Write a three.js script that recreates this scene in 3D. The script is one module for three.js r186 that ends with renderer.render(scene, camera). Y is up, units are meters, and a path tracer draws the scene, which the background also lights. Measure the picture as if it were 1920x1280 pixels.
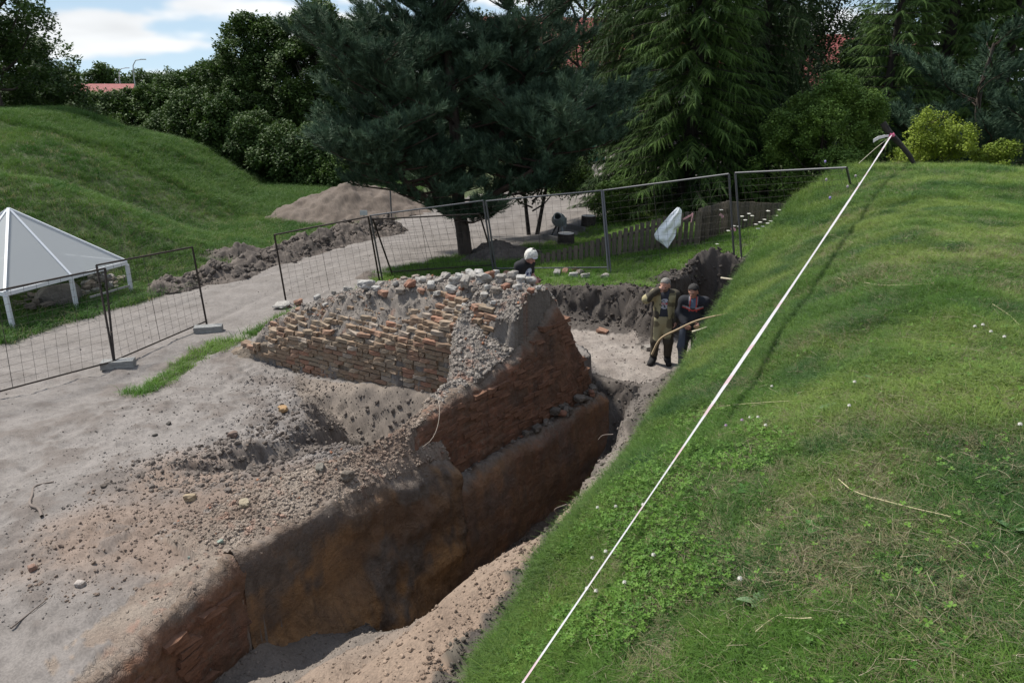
import * as THREE from 'three';
import { mergeGeometries, mergeVertices } from 'three/addons/utils/BufferGeometryUtils.js';

// ---------------------------------------------------------------- camera, sky, sun, exposure
const scene = new THREE.Scene();
const EYE = 5.6, TILT = 18.9 * Math.PI / 180, FOCAL = 1400;
const camera = new THREE.PerspectiveCamera(2 * Math.atan(640 / FOCAL) * 180 / Math.PI, 1920 / 1280, 0.1, 6000);
camera.position.set(0, EYE, 0);
camera.rotation.set(-TILT, 0, 0);
const renderer = new THREE.WebGLRenderer({ antialias: true });
renderer.toneMapping = THREE.LinearToneMapping;
renderer.toneMappingExposure = 1.52;
renderer.shadowMap.enabled = true;

// integer hash noise
function hsh(x, y, z) {
  let h = Math.imul(x | 0, 374761393) ^ Math.imul(y | 0, 668265263) ^ Math.imul(z | 0, 2147483647 - 1274126177);
  h = Math.imul(h ^ (h >>> 13), 1274126177); h ^= h >>> 16; h = Math.imul(h, 2246822519); h ^= h >>> 13;
  return (h >>> 0) / 4294967296;
}
function n3(x, y, z) {
  const xi = Math.floor(x), yi = Math.floor(y), zi = Math.floor(z);
  let u = x - xi, v = y - yi, w = z - zi; u = u * u * (3 - 2 * u); v = v * v * (3 - 2 * v); w = w * w * (3 - 2 * w);
  const L = (a, b, t) => a + (b - a) * t;
  return L(L(L(hsh(xi, yi, zi), hsh(xi + 1, yi, zi), u), L(hsh(xi, yi + 1, zi), hsh(xi + 1, yi + 1, zi), u), v),
    L(L(hsh(xi, yi, zi + 1), hsh(xi + 1, yi, zi + 1), u), L(hsh(xi, yi + 1, zi + 1), hsh(xi + 1, yi + 1, zi + 1), u), v), w) * 2 - 1;
}
function n2(x, y) {
  const xi = Math.floor(x), yi = Math.floor(y);
  let u = x - xi, v = y - yi; u = u * u * (3 - 2 * u); v = v * v * (3 - 2 * v);
  const a = hsh(xi, yi, 7), b = hsh(xi + 1, yi, 7), c = hsh(xi, yi + 1, 7), d = hsh(xi + 1, yi + 1, 7);
  return (a + (b - a) * u + (c - a + (a - b - c + d) * u) * v) * 2 - 1;
}
function fbm2(x, y, o = 4, g = 0.5) { let s = 0, a = 1, t = 0; for (let i = 0; i < o; i++) { s += a * n2(x, y); t += a; a *= g; x = x * 2.03 + 17.3; y = y * 2.03 - 9.1; } return s / t; }
function fbm3(x, y, z, o = 4, g = 0.5) { let s = 0, a = 1, t = 0; for (let i = 0; i < o; i++) { s += a * n3(x, y, z); t += a; a *= g; x = x * 2.03 + 17.3; y = y * 2.03 - 9.1; z = z * 2.03 + 4.7; } return s / t; }
function f1(x, y) {          // distance to the nearest of scattered points: clods
  const xi = Math.floor(x), yi = Math.floor(y); let b = 9;
  for (let j = -1; j < 2; j++) for (let i = -1; i < 2; i++) { const dx = xi + i + hsh(xi + i, yi + j, 11) - x, dy = yi + j + hsh(xi + i, yi + j, 12) - y, d = dx * dx + dy * dy; if (d < b) b = d; }
  return Math.sqrt(b);
}
const clod = (x, y) => 0.62 * (0.5 - f1(x, y)) + 0.3 * (0.5 - f1(x * 2.3 + 5, y * 2.3)) + 0.14 * (0.5 - f1(x * 5.1, y * 5.1 + 3));
let seed = 12345;
const rnd = () => { seed = (Math.imul(seed, 1664525) + 1013904223) | 0; return (seed >>> 0) / 4294967296; };
const rr = (a, b) => a + (b - a) * rnd();
const clamp = (x, a = 0, b = 1) => x < a ? a : x > b ? b : x;
const sst = (a, b, x) => { const t = clamp((x - a) / (b - a)); return t * t * (3 - 2 * t); };
const mix = (a, b, t) => a + (b - a) * t;
const mix3 = (a, b, t) => [mix(a[0], b[0], t), mix(a[1], b[1], t), mix(a[2], b[2], t)];
function lut(x, pts) { if (x <= pts[0][0]) return pts[0][1]; for (let i = 1; i < pts.length; i++) if (x <= pts[i][0]) { const a = pts[i - 1], b = pts[i]; return mix(a[1], b[1], (x - a[0]) / (b[0] - a[0])); } return pts[pts.length - 1][1]; }

// the sky: blue air with flat cumulus banks low over the horizon
{
  const W = 2048, H = 1024, d = new Float32Array(W * H * 4);
  for (let j = 0; j < H; j++) {
    const el = ((j + 0.5) / H - 0.5) * Math.PI, sy = Math.sin(el), cy = Math.cos(el);
    for (let i = 0; i < W; i++) {
      const ph = ((i + 0.5) / W - 0.5) * 2 * Math.PI, x = Math.cos(ph) * cy, z = Math.sin(ph) * cy, k = (j * W + i) * 4;
      let c;
      if (sy < 0) c = [0.2, 0.22, 0.2];
      else {
        const t = Math.pow(1 - sy, 3.2);
        c = mix3([0.115, 0.215, 0.41], [0.44, 0.57, 0.66], t);
        const h = sy + 0.06, u = x / h, w = z / h;
        const low = fbm3(x * 9, sy * 46, z * 9, 5, 0.55);
        const high = fbm2(u * 0.55 + 3.1, w * 0.55 + 8.2, 5, 0.55);
        const cov = mix(high, low, sst(0.45, 0.15, sy));
        const m = sst(-0.2, 0.14, cov) * mix(0.55, 1, sst(0.5, 0.1, sy));
        const shade = 0.86 + 0.18 * fbm3(x * 14, sy * 70 + 9, z * 14, 3);
        c = mix3(c, [0.78 * shade, 0.785 * shade, 0.79 * shade], m * 0.9);
      }
      d[k] = c[0]; d[k + 1] = c[1]; d[k + 2] = c[2]; d[k + 3] = 1;
    }
  }
  const sky = new THREE.DataTexture(d, W, H, THREE.RGBAFormat, THREE.FloatType);
  sky.mapping = THREE.EquirectangularReflectionMapping; sky.magFilter = THREE.LinearFilter; sky.needsUpdate = true;
  scene.background = sky; scene.environment = sky; scene.backgroundIntensity = 1; scene.environmentIntensity = 1;
}
const SUN = new THREE.Vector3(-0.481, 0.819, -0.312).normalize();
const sun = new THREE.DirectionalLight(new THREE.Color(1, 0.955, 0.88), 4.4);
sun.position.copy(SUN).multiplyScalar(80).add(new THREE.Vector3(0, 0, -16)); sun.target.position.set(0, 0, -16);
sun.castShadow = true; sun.shadow.mapSize.set(4096, 4096); sun.shadow.radius = 14;
Object.assign(sun.shadow.camera, { left: -45, right: 45, top: 45, bottom: -45, near: 1, far: 220 });
scene.add(sun, sun.target);

// ---------------------------------------------------------------- helpers
const st = Math.sin(TILT), ct = Math.cos(TILT);
// survey helpers used to lay the plan out: a sight line (sx, sy) of the survey picture at a distance, or down to a height. Result [x, y, f], f = metres ahead.
function pd(sx, sy, d) { const v = (sy - 640) / FOCAL; return [(sx - 960) / FOCAL * d, EYE - (st + v * ct) * d, d * (ct - v * st)]; }
function py(sx, sy, y) { const v = (sy - 640) / FOCAL; return pd(sx, sy, (EYE - y) / (st + v * ct)); }
const V = (x, y, f) => new THREE.Vector3(x, y, -f);
const VA = (a) => new THREE.Vector3(a[0], a[1], -a[2]);
const taken = {};
function numbered(n) { const k = taken[n] = (taken[n] ?? -1) + 1; return k ? n + '_' + String(k).padStart(3, '0') : n; }
function thing(name, label, category, pos, group) {
  const g = new THREE.Group(); g.name = numbered(name); g.userData = { label, category }; if (group) g.userData.group = group;
  if (pos) g.position.copy(pos); scene.add(g); return g;
}
function part(name, geo, mat, parent) { const m = new THREE.Mesh(geo, mat); m.name = name; m.castShadow = m.receiveShadow = true; parent.add(m); return m; }
function single(name, geo, mat, label, category, group) {
  const m = part(numbered(name), geo, mat, scene); m.userData = { label, category }; if (group) m.userData.group = group; return m;
}
function struct(name, geo, mat) { const m = part(name, geo, mat, scene); m.userData = { kind: 'structure' }; return m; }
const lin = (r, g, b) => new THREE.Color().setRGB(r, g, b);
function mat(c, rough = 0.9, o = {}) { return new THREE.MeshStandardMaterial({ color: Array.isArray(c) ? lin(...c) : c, roughness: rough, metalness: 0, ...o }); }
function noiseTex(size, fn, srgb = false, rep = null) {
  const a = new Uint8Array(size * size * 4);
  for (let j = 0; j < size; j++) for (let i = 0; i < size; i++) { const v = fn(i / size, j / size), k = (j * size + i) * 4; for (let c = 0; c < 3; c++) a[k + c] = clamp((Array.isArray(v) ? v[c] : v)) * 255; a[k + 3] = 255; }
  const t = new THREE.DataTexture(a, size, size); t.wrapS = t.wrapT = THREE.RepeatWrapping; t.magFilter = THREE.LinearFilter; t.minFilter = THREE.LinearMipmapLinearFilter; t.generateMipmaps = true;
  if (srgb) t.colorSpace = THREE.SRGBColorSpace; if (rep) t.repeat.set(...rep); t.needsUpdate = true; return t;
}
// seamless fbm on the unit square
function tile(u, v, f, o, s = 0) {
  let a = 1, t = 0, r = 0;
  for (let k = 0; k < o; k++) {
    const x = u * f, y = v * f, xi = Math.floor(x), yi = Math.floor(y); let p = x - xi, q = y - yi; p = p * p * (3 - 2 * p); q = q * q * (3 - 2 * q);
    const g = (i, j) => hsh(((i % f) + f) % f, ((j % f) + f) % f, 31 + k + s * 13);
    r += a * mix(mix(g(xi, yi), g(xi + 1, yi), p), mix(g(xi, yi + 1), g(xi + 1, yi + 1), p), q); t += a; a *= 0.55; f *= 2;
  }
  return r / t;
}
function tube(pts, r0, r1, rad = 6, seg = 0) {          // a tapered bar through points
  const c = pts.length === 2 ? new THREE.LineCurve3(pts[0], pts[1]) : new THREE.CatmullRomCurve3(pts);
  const n = seg || (pts.length === 2 ? 1 : (pts.length - 1) * 4), g = new THREE.TubeGeometry(c, n, 1, rad, false), p = g.attributes.position, q = new THREE.Vector3();
  for (let i = 0; i <= n; i++) { c.getPointAt(i / n, q); const r = mix(r0, r1, i / n); for (let j = 0; j <= rad; j++) { const k = i * (rad + 1) + j; p.setXYZ(k, q.x + (p.getX(k) - q.x) * r, q.y + (p.getY(k) - q.y) * r, q.z + (p.getZ(k) - q.z) * r); } }
  return g;
}
function box(w, h, d, x = 0, y = 0, z = 0) { return new THREE.BoxGeometry(w, h, d).translate(x, y, z); }
function bar(a, b, w, h) {                              // square bar from a to b
  const L = a.distanceTo(b), g = new THREE.BoxGeometry(w, h, L), m = new THREE.Matrix4().lookAt(a, b, new THREE.Vector3(0.01, 1, 0.013));
  return g.applyMatrix4(m).translate((a.x + b.x) / 2, (a.y + b.y) / 2, (a.z + b.z) / 2);
}
function merge(list) { return mergeGeometries(list.map((g) => { const h = g.index ? g.toNonIndexed() : g; for (const k of Object.keys(h.attributes)) if (!['position', 'normal', 'uv'].includes(k)) h.deleteAttribute(k); if (!h.attributes.uv) h.setAttribute('uv', new THREE.BufferAttribute(new Float32Array(h.attributes.position.count * 2), 2)); return h; })); }
function instances(name, geo, mtl, list, parent, kindStuff = true) {   // list of {m: Matrix4, c: [r,g,b]}
  const im = new THREE.InstancedMesh(geo, mtl, list.length); im.name = name;
  const col = new THREE.Color(); list.forEach((e, i) => { im.setMatrixAt(i, e.m); if (e.c) im.setColorAt(i, col.setRGB(...e.c)); });
  im.castShadow = im.receiveShadow = true; if (kindStuff) im.userData.kind = 'stuff'; parent.add(im); return im;
}
// ---------------------------------------------------------------- the lie of the land (x to the right, f ahead, y up)
const XF = (a) => a.map(([sx, sy, d]) => { const p = pd(sx, sy, d); return [p[0], p[2], p[1]]; });   // -> [x, f, y]
const GRASS_EDGE = [[-2.6, -6, 2.6], [-1.7, -2, 2.6], [-1.1, 0.6, 2.62], [-0.62, 2.1, 2.64], ...XF([[880, 1275, 3.9], [905, 1225, 4.1], [962, 1150, 4.4], [1002, 1062, 4.7], [1060, 985, 5.1], [1110, 922, 5.5], [1160, 862, 6.1], [1200, 806, 6.8], [1240, 740, 7.7], [1277, 690, 8.6], [1330, 600, 10.2], [1385, 520, 12], [1430, 450, 13.8], [1490, 372, 16], [1570, 318, 18]])];
const BANK = [...GRASS_EDGE, [9.4, 18.2, 3.8], [12, 16.4, 3.85], [20, 13, 4.0], [45, 2, 4], [45, -20, 4], [-4, -20, 3]];
const PIT_EDGE = XF([[660, 1154, 9.5], [715, 1192, 8.9], [790, 1206, 7.9], [860, 1165, 7.0], [920, 1105, 6.4], [985, 1040, 6.0], [1045, 985, 5.95], [1075, 940, 6.25], [1110, 890, 6.7], [1150, 845, 7.2], [1172, 780, 8.1], [1195, 740, 8.9], [1230, 712, 9.6], [1262, 688, 10.4]]);
// the ruin: face line of the long wall (foot block L1, upper face L2 set back), and the brick front of the cross wall
const WD = [0.608, 0.794], WN = [-0.794, 0.608], W0 = [-2.92, 6.78];       // direction, normal to the left, start (the crease)
const wallPt = (s, n) => [W0[0] + WD[0] * s + WN[0] * n, W0[1] + WD[1] * s + WN[1] * n];
const wallSN = (x, f) => { const a = x - W0[0], b = f - W0[1]; return [a * WD[0] + b * WD[1], a * WN[0] + b * WN[1]]; };
const BA = [-5.7, 14.8], BD = [0.848, -0.53], BN = [0.53, 0.848];
const brickPt = (t, m) => [BA[0] + BD[0] * t + BN[0] * m, BA[1] + BD[1] * t + BN[1] * m];
const brickTM = (x, f) => { const a = x - BA[0], b = f - BA[1]; return [a * BD[0] + b * BD[1], a * BN[0] + b * BN[1]]; };
const NEAR_WALL = [[-2.98, 6.72], [-3.62, 5.3], [-4.5, 3.4], [-5.4, 1.2]];      // the wall bends at the crease and runs on towards the viewer
const nearTop = (f) => lut(f, [[1, 0.45], [3.4, 0.5], [5.3, 0.55], [6.75, 0.8]]);
const SET = 0.29;                                                             // set-back of the upper face
const blockTop = (s) => lut(s, [[0, 0.8], [1, 0.82], [2, 0.76], [3.1, 0.6], [3.42, 0.52], [3.5, 0.1], [7.6, 0.12]]);
const faceTop = (s) => lut(s, [[0, 0.85], [1.5, 0.98], [2.7, 1.1], [3.8, 1.32], [4.75, 1.41], [5.2, 1.52], [5.93, 1.81], [6.2, 2.0], [6.4, 2.2], [6.75, 1.75], [7.2, 1.05], [7.55, 0.45], [7.75, 0.1]]);
const ridgeTop = (t) => lut(t, [[-0.4, 0.3], [0.2, 0.62], [0.7, 0.98], [1.5, 1.42], [2.4, 1.72], [3.4, 1.98], [4.6, 2.22], [6, 2.4], [7.6, 2.45]]);
const faceStart = (t) => lut(t, [[-0.3, 0.25], [0.3, 0.5], [1.5, 0.92], [3, 1.12], [4.5, 1.3], [5.2, 1.55], [6, 1.9], [7, 2.1]]);

function segDist(x, f, P, closed) {      // distance to a polyline, interpolated third value, and side sign of nearest segment
  let best = 1e9, val = 0, side = 1;
  for (let i = 0, n = P.length - (closed ? 0 : 1); i < n; i++) {
    const a = P[i], b = P[(i + 1) % P.length], dx = b[0] - a[0], df = b[1] - a[1], t = clamp(((x - a[0]) * dx + (f - a[1]) * df) / (dx * dx + df * df));
    const ex = x - a[0] - dx * t, ef = f - a[1] - df * t, d = ex * ex + ef * ef;
    if (d < best) { best = d; val = mix(a[2] ?? 0, b[2] ?? 0, t); side = dx * ef - df * ex > 0 ? -1 : 1; }
  }
  return [Math.sqrt(best), val, side];
}
function inside(x, f, P) { let c = false; for (let i = 0, j = P.length - 1; i < P.length; j = i++) { const a = P[i], b = P[j]; if ((a[1] > f) !== (b[1] > f) && x < (b[0] - a[0]) * (f - a[1]) / (b[1] - a[1]) + a[0]) c = !c; } return c; }
function idw(x, f, P, e, p) { let s = 0, t = 0; for (const q of P) { const w = Math.pow((x - q[0]) ** 2 + (f - q[1]) ** 2 + e, -p); s += w * q[2]; t += w; } return s / t; }

const NAT = [[-7, 13.7, 0], [-7, 17.4, 0.02], [-9.5, 15, 0], [-12, 12, 0], [-6, 19, 0.22], [-3.6, 19.7, 0.6], [-0.5, 19.6, 0.88], [2.4, 18.4, 1.16], [3.9, 18.3, 1.4], [5.4, 18.6, 1.64], [1.2, 17.6, 1.08], [-0.6, 15.6, 0.9], [-2.5, 16.6, 0.7], [-4.6, 17.2, 0.35],
  [7, 19.6, 1.8], [9, 21, 1.9], [12, 23, 2.0], [20, 24, 2.0], [30, 30, 2], [-10, 22, 0.05], [-8, 30, 0], [-1.5, 23.5, 0.5], [1.5, 23.5, 0.8], [4.5, 22.5, 1.35], [0, 28, 0.35], [4, 28, 0.9], [8, 28, 1.6], [0, 42, 0.1], [8, 42, 0.6], [-5, 50, 0], [-20, 60, 0], [14, 60, 0.5], [-30, 30, 0], [-30, 10, 0],
  [-3.7, 8.1, 0.78], [-3.0, 9.0, 0.8], [-4.4, 6.6, 0.68], [-5, 9, 0.5], [-6.2, 7.5, 0.4], [-5.4, 11.5, 0.3], [-3.9, 10.8, 0.45], [-7.5, 10, 0.15], [-9, 7, 0.1], [-6.2, 4, 0.35], [-5.8, 14.2, 0.2], [-4.6, 13.4, 0.15], [-12, 4, 0]];
const HOLE = [[-4.3, 13.7], wallPt(5.45, 0.62), wallPt(4.4, 0.5), wallPt(3.4, 0.5), wallPt(2.75, 0.72), [-2.75, 9.9], [-3.3, 11.0], [-3.8, 12.2]];
const HOLLOW = [[300, 905], [345, 885], [420, 868], [470, 855], [520, 835], [556, 800], [590, 775], [640, 755], [735, 762], [735, 815], [700, 845], [640, 872], [560, 905], [480, 925], [400, 925]].map(([a, b]) => { const p = py(a, b, 0.35); return [p[0], p[2]]; });
const TERR_FRONT = [[1.25, 13.9], [1.6, 13.75], [2.2, 13.3], [2.75, 13.05], [3.05, 12.7], [3.5, 12.2]];
const CLIFF = [[0.2, 17.6], [1.03, 17.35], [1.77, 16.9], [2.6, 16.55], [3.05, 15.75], [3.45, 16.2], [4.3, 17.3], [5.1, 17.1], [5.9, 16.6]];
const scarp = GRASS_EDGE.filter((p) => p[1] > 8 && p[1] < 16.5).map((p) => [p[0], p[1], p[2]]);
const TERRACE = [...TERR_FRONT, ...scarp.filter((p) => p[1] > 11.5), ...CLIFF.slice().reverse(), [0.2, 15.5], [1.05, 14.3]];
const PIT = [wallPt(1.35, 0).slice(0, 2), ...PIT_EDGE.map((p) => [p[0], p[1]]), ...scarp.filter((p) => p[1] > 9.6 && p[1] < 12), ...TERR_FRONT.slice().reverse(), wallPt(7.75, 0.35), wallPt(7.72, 0)];
const FLANK = [...NEAR_WALL.slice().reverse(), [-2.92, 6.78], wallPt(1.35, 0).slice(0, 2), ...PIT_EDGE.map((p) => [p[0], p[1]]), ...GRASS_EDGE.slice(0, 15).reverse().map((p) => [p[0], p[1]])];
const FLANK_PTS = [...PIT_EDGE, ...GRASS_EDGE.slice(1, 15).map((p) => [p[0], p[1], p[2] - 0.16]), [-2.9, 6.75, -0.32], [-2.6, 7.2, -0.52], [-2.3, 7.6, -0.74], [-3.5, 5.3, -0.12], [-4.4, 3.4, 0.1], [-2.2, 5.6, 0.0], [-2.2, 7.0, -0.5], [-2.4, 3.6, 0.9], [-3.8, 1, 0.8], [-1.5, 6.4, 0.0], [-1.2, 4.6, 1.2]];

// the grassed rampart on the left: a tall body, a lower shoulder in front of it
const moundA = [[-60, 60], [-23.2, 44], [-21, 33.5], [-22, 29.8], [-24, 27.5], [-60, 26]];
const moundB = [[-60, 25.6], [-16.2, 25.2], [-15.4, 24.2], [-16.5, 23], [-24, 22.4], [-60, 22]];
function mound(x, f) {
  if (x > -4 || f < 14 || f > 90) return 0;
  const w = 0.5 * fbm2(x * 0.3, f * 0.3, 3), dA = segDist(x, f, moundA, true)[0] * (inside(x, f, moundA) ? -1 : 1), dB = segDist(x, f, moundB, true)[0] * (inside(x, f, moundB) ? -1 : 1);
  const prof = (d, h, run) => { const t = clamp((d + 1.2) / run); return h * Math.pow(Math.max(0, Math.cos(t * Math.PI / 2)), 1.35); };
  const a = prof(dA + 0.3 + w, 4.35, mix(6.4, 11, sst(-23, -17.5, x))), b = prof(dB + w, 2.75, mix(4.6, 7.2, sst(-17.5, -13.5, x + (f - 23) * 0.5)));
  const k = 0.25, s = Math.max(a, b), r = s > 0.02 ? s + Math.min(s, Math.max(0, k - Math.abs(a - b)) ** 2 / (4 * k)) : s;
  return Math.max(0, r > 0.01 ? r + 0.10 * fbm2(x * 0.9, f * 0.9, 3) * sst(0, 0.5, r) : 0);
}
const heaps = [   // loose earth: [x, f, radius along x, radius along f, height, turn, kind] kind 1 sand, 2 dark soil
];
function addHeap(sx, sy, y, rx, rf, h, turn, kind) { const p = py(sx, sy, y); heaps.push([p[0], p[2], rx, rf, h, turn, kind]); }
addHeap(665, 405, 0, 3.4, 2.2, 1.5, 0, 1); addHeap(740, 395, 0, 2.4, 2, 0.9, 0, 1);
addHeap(318, 548, 0.0, 0.62, 0.8, 0.42, 0, 2); addHeap(360, 538, 0, 0.5, 0.7, 0.34, 0, 2); addHeap(415, 528, 0, 1.0, 0.75, 0.62, 0.3, 2); addHeap(470, 510, 0, 0.7, 0.8, 0.55, 0, 2); addHeap(520, 500, 0, 0.85, 0.8, 0.5, 0, 2);
addHeap(565, 488, 0, 1.0, 0.9, 0.62, 0, 2); addHeap(610, 478, 0, 0.9, 1.0, 0.6, 0, 2); addHeap(650, 465, 0, 1.1, 1.2, 0.75, 0, 2); addHeap(700, 455, 0, 1.1, 1.2, 0.7, 0, 2); addHeap(728, 452, 0, 0.6, 0.6, 0.75, 0, 2); addHeap(450, 490, 0, 1.2, 0.7, 0.45, 0.3, 2);
addHeap(940, 485, 0.75, 1.2, 0.8, 0.55, 0, 2); addHeap(925, 470, 0.7, 0.8, 0.6, 0.5, 0, 2); addHeap(690, 523, 0.5, 0.35, 0.3, 0.2, 0, 2);
addHeap(1330, 503, 1.55, 0.75, 0.45, 0.34, 0.1, 2); addHeap(1395, 500, 1.75, 0.55, 0.4, 0.3, 0, 2); addHeap(1262, 512, 1.45, 0.5, 0.3, 0.22, 0, 2); addHeap(1420, 512, 1.8, 0.6, 0.45, 0.28, 0, 2);
addHeap(560, 770, 0.3, 0.6, 0.4, 0.16, 0, 0); addHeap(480, 850, 0.45, 0.5, 0.35, 0.16, 0, 0); addHeap(420, 875, 0.5, 0.45, 0.3, 0.12, 0, 0); addHeap(640, 780, 0.2, 0.35, 0.3, 0.22, 0, 0); addHeap(360, 880, 0.5, 0.5, 0.25, 0.1, 0, 0);
function heapAt(x, f, list) {
  let h = 0, kind = 0;
  for (const [hx, hf, rx, rf, hh, , k] of list) {
    const dx = (x - hx) / rx, df = (f - hf) / rf, r2 = dx * dx + df * df; if (r2 > 2.3) continue;
    const r = Math.sqrt(r2) + 0.16 * fbm2(x * 2.3, f * 2.3, 3), v = hh * Math.max(0, 1 - r * 0.82) ** 1.1;
    if (v > h) { h = v; kind = v > 0.03 ? k : kind; }
  }
  return [h, kind];
}

const smallHeaps = heaps.filter((h) => h[6] === 0);
// road plan: kept sandy. returns 0..1
const ROAD = [[-40, -6], [-14, 10], [-9.7, 15], [-7.6, 19.3], [-5.6, 24.2], [-3.8, 29.4], [-1.3, 35.5], [3, 46], [9, 62], [20, 90]];
const TURF_R = [[-4.3, 18.7], [-3.7, 20.6], [-1.7, 23.4], [1.2, 23.9], [2.2, 25.2], [3.6, 29], [5.5, 40], [60, 60], [60, 10], [5.2, 14], [0.6, 16.1], [-1.6, 16.9]];
const TURF_L = [[-7.1, 13.2], [-6.6, 15.2], [-5.9, 16.5], [-5.4, 17.4]];
const C = { GROUND: 0, BANK: 1, MOUND: 2, TRENCH: 3, TERR: 4, RUIN: 5, PATH: 6, MEADOW: 7 };
const PRINTS = []; seed = 717; for (let i = 0; i < 90; i++) { const a = rr(0, 6.28), t = Math.floor(i / 8) * 1.7, b = [-8 + 6 * hsh(Math.floor(i / 8), 1, 1), 9 + 6 * hsh(Math.floor(i / 8), 2, 1)], w = hsh(Math.floor(i / 8), 3, 1) * 6.28, k = i % 8; PRINTS.push([b[0] + Math.cos(w) * k * 0.42 + (k % 2 ? 0.1 : -0.1) * Math.sin(w), b[1] + Math.sin(w) * k * 0.42 + (k % 2 ? -0.1 : 0.1) * Math.cos(w), Math.cos(w), Math.sin(w)]); }
const SAND = [0.20, 0.179, 0.163], SANDW = [0.235, 0.172, 0.125], BROWN = [0.17, 0.122, 0.092], GREY = [0.118, 0.102, 0.09], DARK = [0.056, 0.046, 0.039], CLAY = [0.235, 0.118, 0.047], TURF = [0.055, 0.075, 0.022], MORTAR = [0.225, 0.198, 0.172];
const BROWN_SPOT = [py(300, 1010, 0.6), py(420, 950, 0.65), py(200, 1010, 0.5), py(500, 930, 0.75), py(350, 900, 0.5)];

function ground(x, f, forGrass) {          // -> [y, class, colour]
  const big = fbm2(x * 0.7 + 5, f * 0.7, 3), mid = fbm2(x * 2.6, f * 2.6 + 3, 4), fine = fbm2(x * 9 + 1, f * 9, 3);
  // bank on the right
  if (inside(x, f, BANK)) {
    const [d, ye] = segDist(x, f, BANK, true);
    const dg = segDist(x, f, GRASS_EDGE)[0];
    let y = mix(ye, 3.9, clamp((sst(-1.2, 2.7, d) - 0.224) / 0.776));
    y -= 0.05 * sst(0.25, 0, dg);
    y += 0.05 * mid * sst(0, 0.6, d) + 0.07 * big;
    const bare = sst(0.2, 0.55, fbm2(x * 1.3 + 9, f * 1.3, 4));
    const c = mix3([0.07, 0.088, 0.03], [0.17, 0.145, 0.085], clamp(0.3 + 0.6 * bare + 0.3 * fine));
    return [y + 0.008 * fine, C.BANK, dg < 0.09 + 0.05 * mid ? DARK : c];
  }
  let y = idw(x, f, NAT, 1.2, 1.7), cls = C.GROUND, col;
  y *= sst(130, 60, Math.hypot(x, f));
  const m = mound(x, f);
  const [hh, hk] = heapAt(x, f, smallHeaps);
  // ground colours
  const road = segDist(x, f, ROAD), dRoad = road[0], roadW = 2.1 + 0.3 * big;
  const rut = Math.exp(-(((dRoad - 0.8 - 0.12 * big) / 0.13) ** 2)), track = -0.035 * rut + 0.02 * Math.exp(-(((dRoad - 1.15) / 0.16) ** 2)) + 0.012 * mid * sst(3, 1.5, dRoad);
  col = mix3(SAND, GREY, clamp(0.34 + 0.75 * mid + 0.3 * big));
  y += track; if (dRoad < roadW) { cls = C.PATH; col = mix3(SAND, [0.14, 0.122, 0.108], clamp(0.25 + 0.7 * fbm2(x * 1.1, f * 3.1, 4) + 0.35 * fine)); }
  let grass = 0;
  const wx = x + 0.45 * mid + 0.3 * big, wf = f + 0.4 * fbm2(x * 2.2 + 40, f * 2.2, 3);
  if (road[2] < 0 && dRoad > roadW + 0.15 * mid) grass = 1;
  if (road[2] > 0 && f > 13 && inside(wx, wf, TURF_R)) grass = 1;
  if (dRoad > 9 && f > 36) grass = 1;
  const gt = segDist(x, f, TURF_L)[0]; if (f < 18 && x < -5 && gt < 0.26 + 0.25 * mid && mid > -0.4) grass = 1;
  if (m > 0.06) { cls = C.MOUND; grass = 1; }
  if (grass && m <= 0.06) cls = C.MEADOW;
  if (grass) col = mix3(TURF, [0.07, 0.085, 0.03], clamp(0.4 + mid));
  y = Math.max(y, y * 0.2 + m);
  if (hh > 0.02) {
    const lump = hk === 2 ? 0.09 * fbm2(x * 5.5, f * 5.5, 4) : 0.05 * fbm2(x * 3, f * 3, 4);
    y += hh + lump * sst(0, 0.15, hh);
    if (hk === 1) { col = mix3([0.215, 0.165, 0.13], SAND, clamp(0.4 + mid * 0.8)); cls = C.GROUND; }
    if (hk === 2) { const t = sst(0.02, 0.12, hh); const dk = mix3([0.125, 0.100, 0.082], DARK, clamp(0.35 + 0.9 * mid)); col = f < 18.2 && x > 2 ? mix3(DARK, [0.085, 0.07, 0.06], clamp(0.5 + mid)) : dk; cls = t > 0.3 ? C.GROUND : cls; }
  }
  // rough trampled sand in front of the ruin
  if (f < 16 && x < 0) {
    for (const q of PRINTS) { const ex = x - q[0], ef = f - q[1]; if (ex * ex + ef * ef < 0.04) { const u = ex * q[2] + ef * q[3], v = -ex * q[3] + ef * q[2], e = (u / 0.15) ** 2 + (v / 0.06) ** 2; y -= 0.022 * sst(1.2, 0.6, e) - 0.008 * sst(1.9, 1.3, e) * sst(1, 1.3, e); } }
    const rough = sst(9.5, 5, Math.hypot(x + 3.2, f - 10.2));
    y += 0.012 * mid + 0.006 * fine + rough * (0.035 * mid + 0.02 * fine - 0.04 * Math.abs(fbm2(x * 3.3, f * 3.3, 3)));
    y += rough * 0.13 * clod(x * 4.2, f * 4.2) * sst(0.15, 0.6, fbm2(x * 0.8 + 7, f * 0.8, 2) + 0.5 * sst(2.2, 0.6, Math.hypot(x + 3.6, f - 10.3)));
    let b = 0; for (const q of BROWN_SPOT) b = Math.max(b, sst(1.25, 0.35, Math.hypot((x - q[0]) * 0.9, f - q[2]) + 0.35 * mid));
    if (b > 0) { y += b * 0.05 * clod(x * 9, f * 9); col = mix3(col, mix3(BROWN, [0.21, 0.155, 0.12], clamp(0.35 + fine)), b * 0.9); }
    col = mix3(col, [0.135, 0.112, 0.097], 0.7 * rough * sst(0.05, 0.4, mid + 0.4 * fine));
  }
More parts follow.
